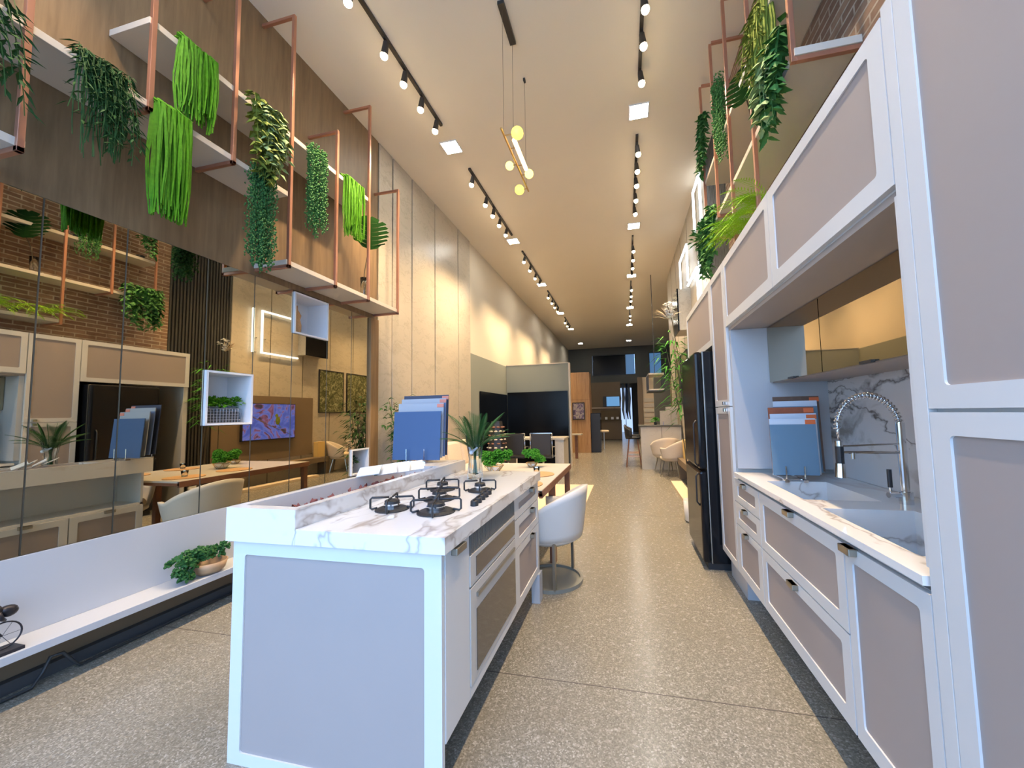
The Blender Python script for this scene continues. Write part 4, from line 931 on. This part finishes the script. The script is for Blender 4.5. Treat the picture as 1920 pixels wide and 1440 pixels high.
bar_stool(.16, 9.75, 'dark bar stool nearest the camera on the aisle side of the bar'); bar_stool(.18, 10.6, 'dark bar stool farther along the aisle side of the bar')
# armchairs near the bar
for k, (x, y, rt, l) in enumerate(((.84, 8.93, 10, 'left and farther back'), (1.20, 8.33, 60, 'nearest the fridge'))):
    barrel_chair('pale upholstered armchair on metal legs near the bar, %s' % l, (x-.27*k, y, 0), rt, 'pale armchairs near the bar', 'fabric_beige', 'fabric_cream', 'legs')
t = thing('low_bench', (.92, 5.75, 0), 'low pale platform edge on the floor beyond the fridge', 'platform')
MB().box(.78, .97, 5.35, 7.5, .0, .05).build('top', 'fabric_cream', t, bevel=.004)

# ------------------------------------------------------------------ right wall items (seen directly and in the mirror)
t = thing('tv_panel', (XB-.01, 6.6, .48), 'brown wall panel behind the television on the right wall', 'panel')
MB().box(XB-.02, XB-.004, 5.45, 7.76, .50, 1.85).build('panel', 'brown_panel', t, bevel=.002)
t = thing('television', (XB-.05, 6.6, .93), 'wall television showing purple-blue branches with a small bird', 'television')
MB().box(XB-.085, XB-.025, 5.97, 7.20, .92, 1.69).build('body', 'iron_black', t, bevel=.004)
MB().box(XB-.087, XB-.085, 5.985, 7.185, .94, 1.675).build('screen', 'tv_picture', t)
MB().tube([(XB-.09, 6.0, 1.5), (XB-.09, 6.5, 1.25), (XB-.09, 7.1, 1.0)], [.022, .016, .010], 6, flat=.2).build('branch', 'stem_brown', t)
MB().ball((XB-.09, 6.75, 1.32), .075, 14, 10, (.05, .8, 1.2)).ball((XB-.09, 6.72, 1.43), .04, 12, 8, (.05, 1, 1)).tube([(XB-.09, 6.78, 1.24), (XB-.09, 6.86, 1.12)], [.025, .008], 6, flat=.2).build('bird', 'leaf_olive', t)
t = thing('media_console', (1.1, 6.8, .3), 'long low brown media console under the television', 'console')
MB().box(.98, XB-.005, 5.5, 8.02, .30, .42).build('body', 'brown_panel', t, bevel=.003); MB().box(1.0, XB-.005, 5.6, 5.7, 0, .30).build('leg', 'brown_panel', t); MB().box(1.0, XB-.005, 7.95, 8.05, 0, .30).build('leg', 'brown_panel', t)
t = thing('gold_box', (1.08, 7.9, .42), 'yellow gift box standing on the media console', 'box'); MB().box(1.08, 1.20, 7.76, 8.00, .421, .78).build('body', 'gold_box', t, bevel=.003)
for k, (a, b, l) in enumerate(((7.94, 8.78, 'left'), (8.90, 9.76, 'right'))):
    t = thing('framed_picture', (XB-.02, (a+b)/2, 1.5), 'dark forest photograph on the right wall, %s of the pair in the mirror' % l, 'picture', 'pair of forest pictures')
    MB().frame(TR(XB-.03), a, b, 1.49, 2.58, .02, .002, 0, .027, 1).build('frame', 'iron_black', t); MB().box(XB-.02, XB-.008, a+.018, b-.018, 1.508, 2.562).build('print', 'forest_print', t)
t = thing('wall_cabinet', (1.15, 7.6, 2.8), 'marble-sided wall box with a dark glossy front high on the right wall', 'cabinet')
MB().box(1.032, XB-.003, 7.31, 7.94, 2.84, 3.61).build('body', 'marble_wall', t); MB().box(1.008, 1.032, 7.30, 7.95, 2.83, 3.62).build('front', 'gloss_black', t)
def led(label, y0, y1, z0, z1, sides='ltbr', x=1.22):
    t = thing('led_frame_lamp', (x, (y0+y1)/2, z0), label, 'wall lamp', 'square LED outline lamps'); w_ = .032
    seg = dict(l=(y0, y0+w_, z0, z1), r=(y1-w_, y1, z0, z1), t=(y0+w_, y1-w_, z1-w_, z1), b=(y0+w_, y1-w_, z0, z0+w_))
    for s_ in sides:
        a, b, c, d = seg[s_]; MB().box(x-w_, x, a, b, c, d).build('light_bar', 'led_glow', t)
    MB().box(x, XB-.002, y0+.1, y0+.12, z0+.3, z0+.32).box(x, XB-.002, y0+.1, y0+.12, z0+.006, z0+.026).build('bracket', 'chrome', t)
led('white glowing square LED outline lamp on the right marble wall, largest in the mirror', 6.34, 7.29, 2.74, 3.66, 'ltb')
led('white glowing LED outline lamp higher up beyond the square one on the right wall', 7.2, 8.1, 3.72, 4.42, 'ltr')
led('white glowing LED outline lamp close to the ceiling on the right wall', 5.85, 6.4, 4.2, 4.92, 'ltr')
led('white glowing vertical LED lamp beside the square one on the right wall', 6.14, 6.172, 2.74, 3.66, 'l')
# right copper shelving
XQ = .945; RY = [2.17, 2.79, 3.34, 3.82, 4.33]
GR = 'white boards of the right shelving'
RZ = dict(L=2.68, M=3.235, H=3.84)
shelf_board(XQ+.002, XB-.002, -.6, 3.36, RZ['L'], 'white shelf board of the right rack, lowest level just above the cabinets', GR)
shelf_board(XQ+.002, XB-.002, 2.15, 4.35, RZ['M'], 'white shelf board of the right rack, middle level', GR)
shelf_board(XQ+.002, XB-.002, -.6, 4.35, RZ['H'], 'white shelf board of the right rack, highest level', GR)
for i, (b, tz) in enumerate(((RZ['M'], 4.9), (RZ['L'], 4.9), (RZ['L'], 4.9), (RZ['M'], 4.97), (RZ['M'], 4.97))):
    hframe(XB, XQ+.013, RY[i], b-.012, tz, '%s copper post frame of the right rack, counted from the camera' % nm[i].split(' ')[0], 'copper frames of the right shelving')
    hf = None
def PR(name, label, fn, mat, y, z): return hanging(name, label, fn, mat, (XQ+.26, y, z+.03))
def mirrored(fn): return fn
def leafyR(m, y0, y1, zt, lo, hi, n, L, W, out=-.05): leafy(m, XQ-.03, y0, y1, zt, lo, hi, n, L, W, out)
def strR(m, y0, y1, zt, lo, hi, n, r): strands(m, XQ-.03, y0, y1, zt, lo, hi, n, r, depth=-.10)
zH, zM, zL = RZ['H']+.03, RZ['M']+.03, RZ['L']+.03
PR('string_of_pearls', 'beaded string-of-pearls column on the right rack behind the copper posts', lambda m: beads(m, XQ-.02, 3.44, 3.66, 4.35, .50, .75, 40), 'leaf_mid', 3.52, zH)
PR('hanging_fern', 'olive-green hanging fern mass at the top of the right rack', lambda m: (strR(m, 2.42, 2.66, zH+.05, .35, .62, 70, .009), leafyR(m, 2.42, 2.70, zH+.08, .3, .6, 14, .06, .02)), 'leaf_olive', 2.55, zH)
t = PR('pothos', 'leafy pothos trailing at the near end of the middle right shelf', lambda m: leafyR(m, 2.22, 2.50, zM+.22, .35, .62, 14, .085, .055), 'leaf_mid', 2.4, zM)
m = MB(); leafy(m, XQ-.04, 2.2, 2.5, zM+.2, .3, .55, 5, .085, .05, -.06); m.build('variegated_leaf', 'leaf_pale', t)
PR('ivy', 'small dark ivy at the far end of the highest right shelf', lambda m: leafyR(m, 4.1, 4.35, 4.50, .35, .65, 12, .07, .045, -.03), 'leaf_mid', 4.2, zH)
t = PR('ivy', 'dense ivy bush at the far end of the right rack above the fridge', lambda m: (leafyR(m, 3.95, 4.42, zM+.12, .35, .70, 40, .075, .05, -.04), bush(m, (XQ+.02, 4.2, zM-.1), .2, 160, .07, .045, 1.)), 'leaf_mid', 4.2, zM)
def fernL(m, y0, y1, z, n=26):
    for i in range(n): frond(m, (XQ+.08, rnd(y0, y1), z+.06), (-1.0*rnd(.5, 1), rnd(-.7, .7), rnd(.3, 1.0)), rnd(.28, .42), 16, .05, 1.5, .008)
PR('boston_fern', 'feathery yellow-green fern spilling over the lowest right shelf, farther one', lambda m: fernL(m, 2.75, 3.3, zL, 44), 'leaf_lime', 3.0, zL)
def fernB(m):
    for i in range(22): frond(m, (XQ+.20, rnd(1.75, 2.2), zL+.04), (rnd(-.1, .15), rnd(-1, 1), rnd(.1, .5)), rnd(.16, .22), 16, .04, 1.0, .008)
PR('boston_fern', 'small feathery fern on the lowest right shelf, nearer one seen in the mirror', fernB, 'leaf_mid', 2.0, zL)
t = thing('vase_of_monstera', (XQ+.15, 3.15, zM), 'glass vase with big split monstera leaf on the middle right shelf', 'plant vase')
m = MB(); vase_glass(m, (XQ+.15, 3.15, zM), .22, .035, .045); m.build('vase', 'clear_glass', t, smooth=True)
m = MB(); monstera(m, (XQ+.02, 3.00, 3.80), .23, (-.75, -.6, .2)); m.build('leaf', 'leaf_deep', t)
MB().tube([(XQ+.15, 3.15, zM+.02), (XQ+.10, 3.1, zM+.3), (XQ+.03, 3.0, 3.72)], .005, 6).build('stem', 'stem_brown', t)
t = thing('terracotta_planter', (XQ+.18, 2.35, zM), 'small terracotta pot with green sprig at the end of the middle right shelf', 'planter')
MB().lathe([(.035, 0), (.055, .10), (.048, .10), (0, .08)], (XQ+.12, 2.50, zM), 16).build('pot', 'terracotta', t, smooth=False); m = MB(); bush(m, (XQ+.12, 2.50, zM+.13), .07, 60, .05, .03); m.build('foliage', 'leaf_grass', t)

# ------------------------------------------------------------------ ceiling lights
def add_spot(name, loc, aim, parent, power, size=78, blend=.9, col=WARM, rad=.03):
    ld = bpy.data.lights.new(name, 'SPOT'); ld.energy = power; ld.color = col; ld.spot_size = R_(size); ld.spot_blend = blend; ld.shadow_soft_size = rad
    o = bpy.data.objects.new(name, ld); COL.objects.link(o); o.parent = parent; o.location = Vector(loc)-parent_loc(parent)
    o.rotation_euler = Vector(aim).to_track_quat('-Z', 'Y').to_euler(); return o
def spot_head(aim):
    t = thing('track_spotlight', (0, 0, 0), '', 'spotlight'); a = Vector(aim).normalized()
    MB().cyl((0, 0, -.005), (0, 0, -.05), .006, 8).box(-.012, .012, -.03, .03, -.012, 0).build('stem', 'rail_black', t)
    c0 = Vector((0, 0, -.05)); c1 = c0+a*.10
    MB().cyl(c0-a*.02, c1, .026, 16, .034).build('housing', 'rail_black', t)
    MB().ball(c1+a*.004, .036, 14, 8).build('lamp_bulb', 'bulb_glow', t, smooth=True)
    add_spot('beam', c1+a*.052, aim, t, SPOT_W); return t
aimL, aimR = (-.25, .10, -1), (.10, .05, -1)
protoL, protoR = spot_head(aimL), spot_head(aimR); usedL = usedR = False
ords = ['first', 'second', 'third', 'fourth', 'fifth', 'sixth', 'seventh']
segsL = [(-.5, 4.16, [-.2, 1.0, 2.53, 3.02, 3.35, 3.69, 4.03]), (5.04, 7.2, [5.16, 5.74, 6.10, 6.45, 6.84]), (8.0, 10.0, [8.2, 8.75, 9.3, 9.8]), (10.85, 12.75, [11.0, 11.6, 12.1, 12.6]), (14.1, 15.6, [14.3, 14.9, 15.4])]
segsR = [(-.5, 4.06, [-.2, .9, 2.2, 3.2, 3.54, 3.96]), (4.96, 7.05, [5.10, 5.48, 5.84, 6.26, 6.70]), (7.9, 9.95, [8.3, 8.8, 9.3, 9.8]), (10.7, 12.9, [11.0, 11.6, 12.1, 12.7]), (13.8, 15.4, [14.0, 14.6, 15.2])]
for side, segs, xx, proto in (('left', segsL, -2.14, protoL), ('right', segsR, .28, protoR)):
    first = True
    for k, (a, b, hs_) in enumerate(segs):
        tag(MB().box(xx-.017, xx+.017, a, b, ZC-.032, ZC-.001).build('ceiling_track', 'rail_black'), 'black light rail on the ceiling, %s rail of the %s row from the camera' % (ords[k], side), 'light rail', 'black ceiling light rails')
        for q, yv in enumerate(hs_):
            o = proto if first else copy_tree(proto); first = False
            o.location = (xx+.004, yv, ZC-.033)
            o['label'] = 'black track spotlight, %s lamp on the %s rail of the %s row' % (ords[q], ords[k], side); o['group'] = 'track spotlights of the %s row' % side
pp = None
def square(x, y, label):
    t = thing('ceiling_light', (x, y, ZC), label, 'ceiling light', 'square ceiling lights')
    T_ = lambda a, b, d: (a, b, ZC-.012+d)
    MB().frame(T_, x-.12, x+.12, y-.12, y+.12, .012, .002, 0, .0115, 1).build('frame', 'box_white', t); MB().box(x-.108, x+.108, y-.108, y+.108, ZC-.008, ZC-.003).build('diffuser', 'panel_glow', t)
for x, side in ((-2.2, 'left'), (.29, 'right')):
    square(x, 1.6, 'square white ceiling light above the kitchen, nearest one of the %s row' % side)
    for k, yv in enumerate((4.57, 7.5, 10.3, 13.5, 16.2, 22.0)):
        if yv > 21: yv = 19.8
        square(x, yv, 'square white ceiling light, %s from the camera in the %s row' % (ords[k], side))
# pendant
t = thing('pendant_lamp', (-.955, 3.4, 3.8), 'brass rod pendant with four small yellow globes and a glowing tube', 'pendant lamp')
MB().box(-.985, -.925, 2.98, 3.37, ZC-.035, ZC-.001).build('canopy', 'iron_black', t); MB().box(-.965, -.945, 3.78, 3.82, ZC-.03, ZC-.001).build('ceiling_hook', 'iron_black', t)
MB().cyl((-.955, 2.94, 3.80), (-.955, 3.89, 3.80), .009, 10).build('rod', 'brass', t)
for y0, y1 in ((3.03, 3.02), (3.34, 3.32), (3.80, 3.80)): MB().cyl((-.955, y0, ZC-.035), (-.955, y1, 3.80), .0016, 5).build('cable', 'stem_brown', t)
for x, y, r, mt in ((-.835, 3.03, .052, 'globe_glow'), (-1.03, 3.43, .040, 'globe_glow_pale'), (-.875, 3.60, .044, 'globe_glow_pale'), (-1.045, 3.84, .050, 'globe_glow')):
    g_ = MB().cyl((-.955, y, 3.80), (x, y, 3.80), .006, 8).build('arm', 'brass', t); MB().ball((x, y, 3.80), r, 20, 12).build('globe', mt, g_, smooth=True)
MB().cyl((-.885, 3.10, 3.80), (-.885, 3.52, 3.80), .020, 12).build('tube_light', 'tube_glow', t, smooth=True)
MB().cyl((-.955, 3.2, 3.80), (-.885, 3.2, 3.80), .005, 8).cyl((-.955, 3.45, 3.80), (-.885, 3.45, 3.80), .005, 8).build('tube_bracket', 'brass', t)
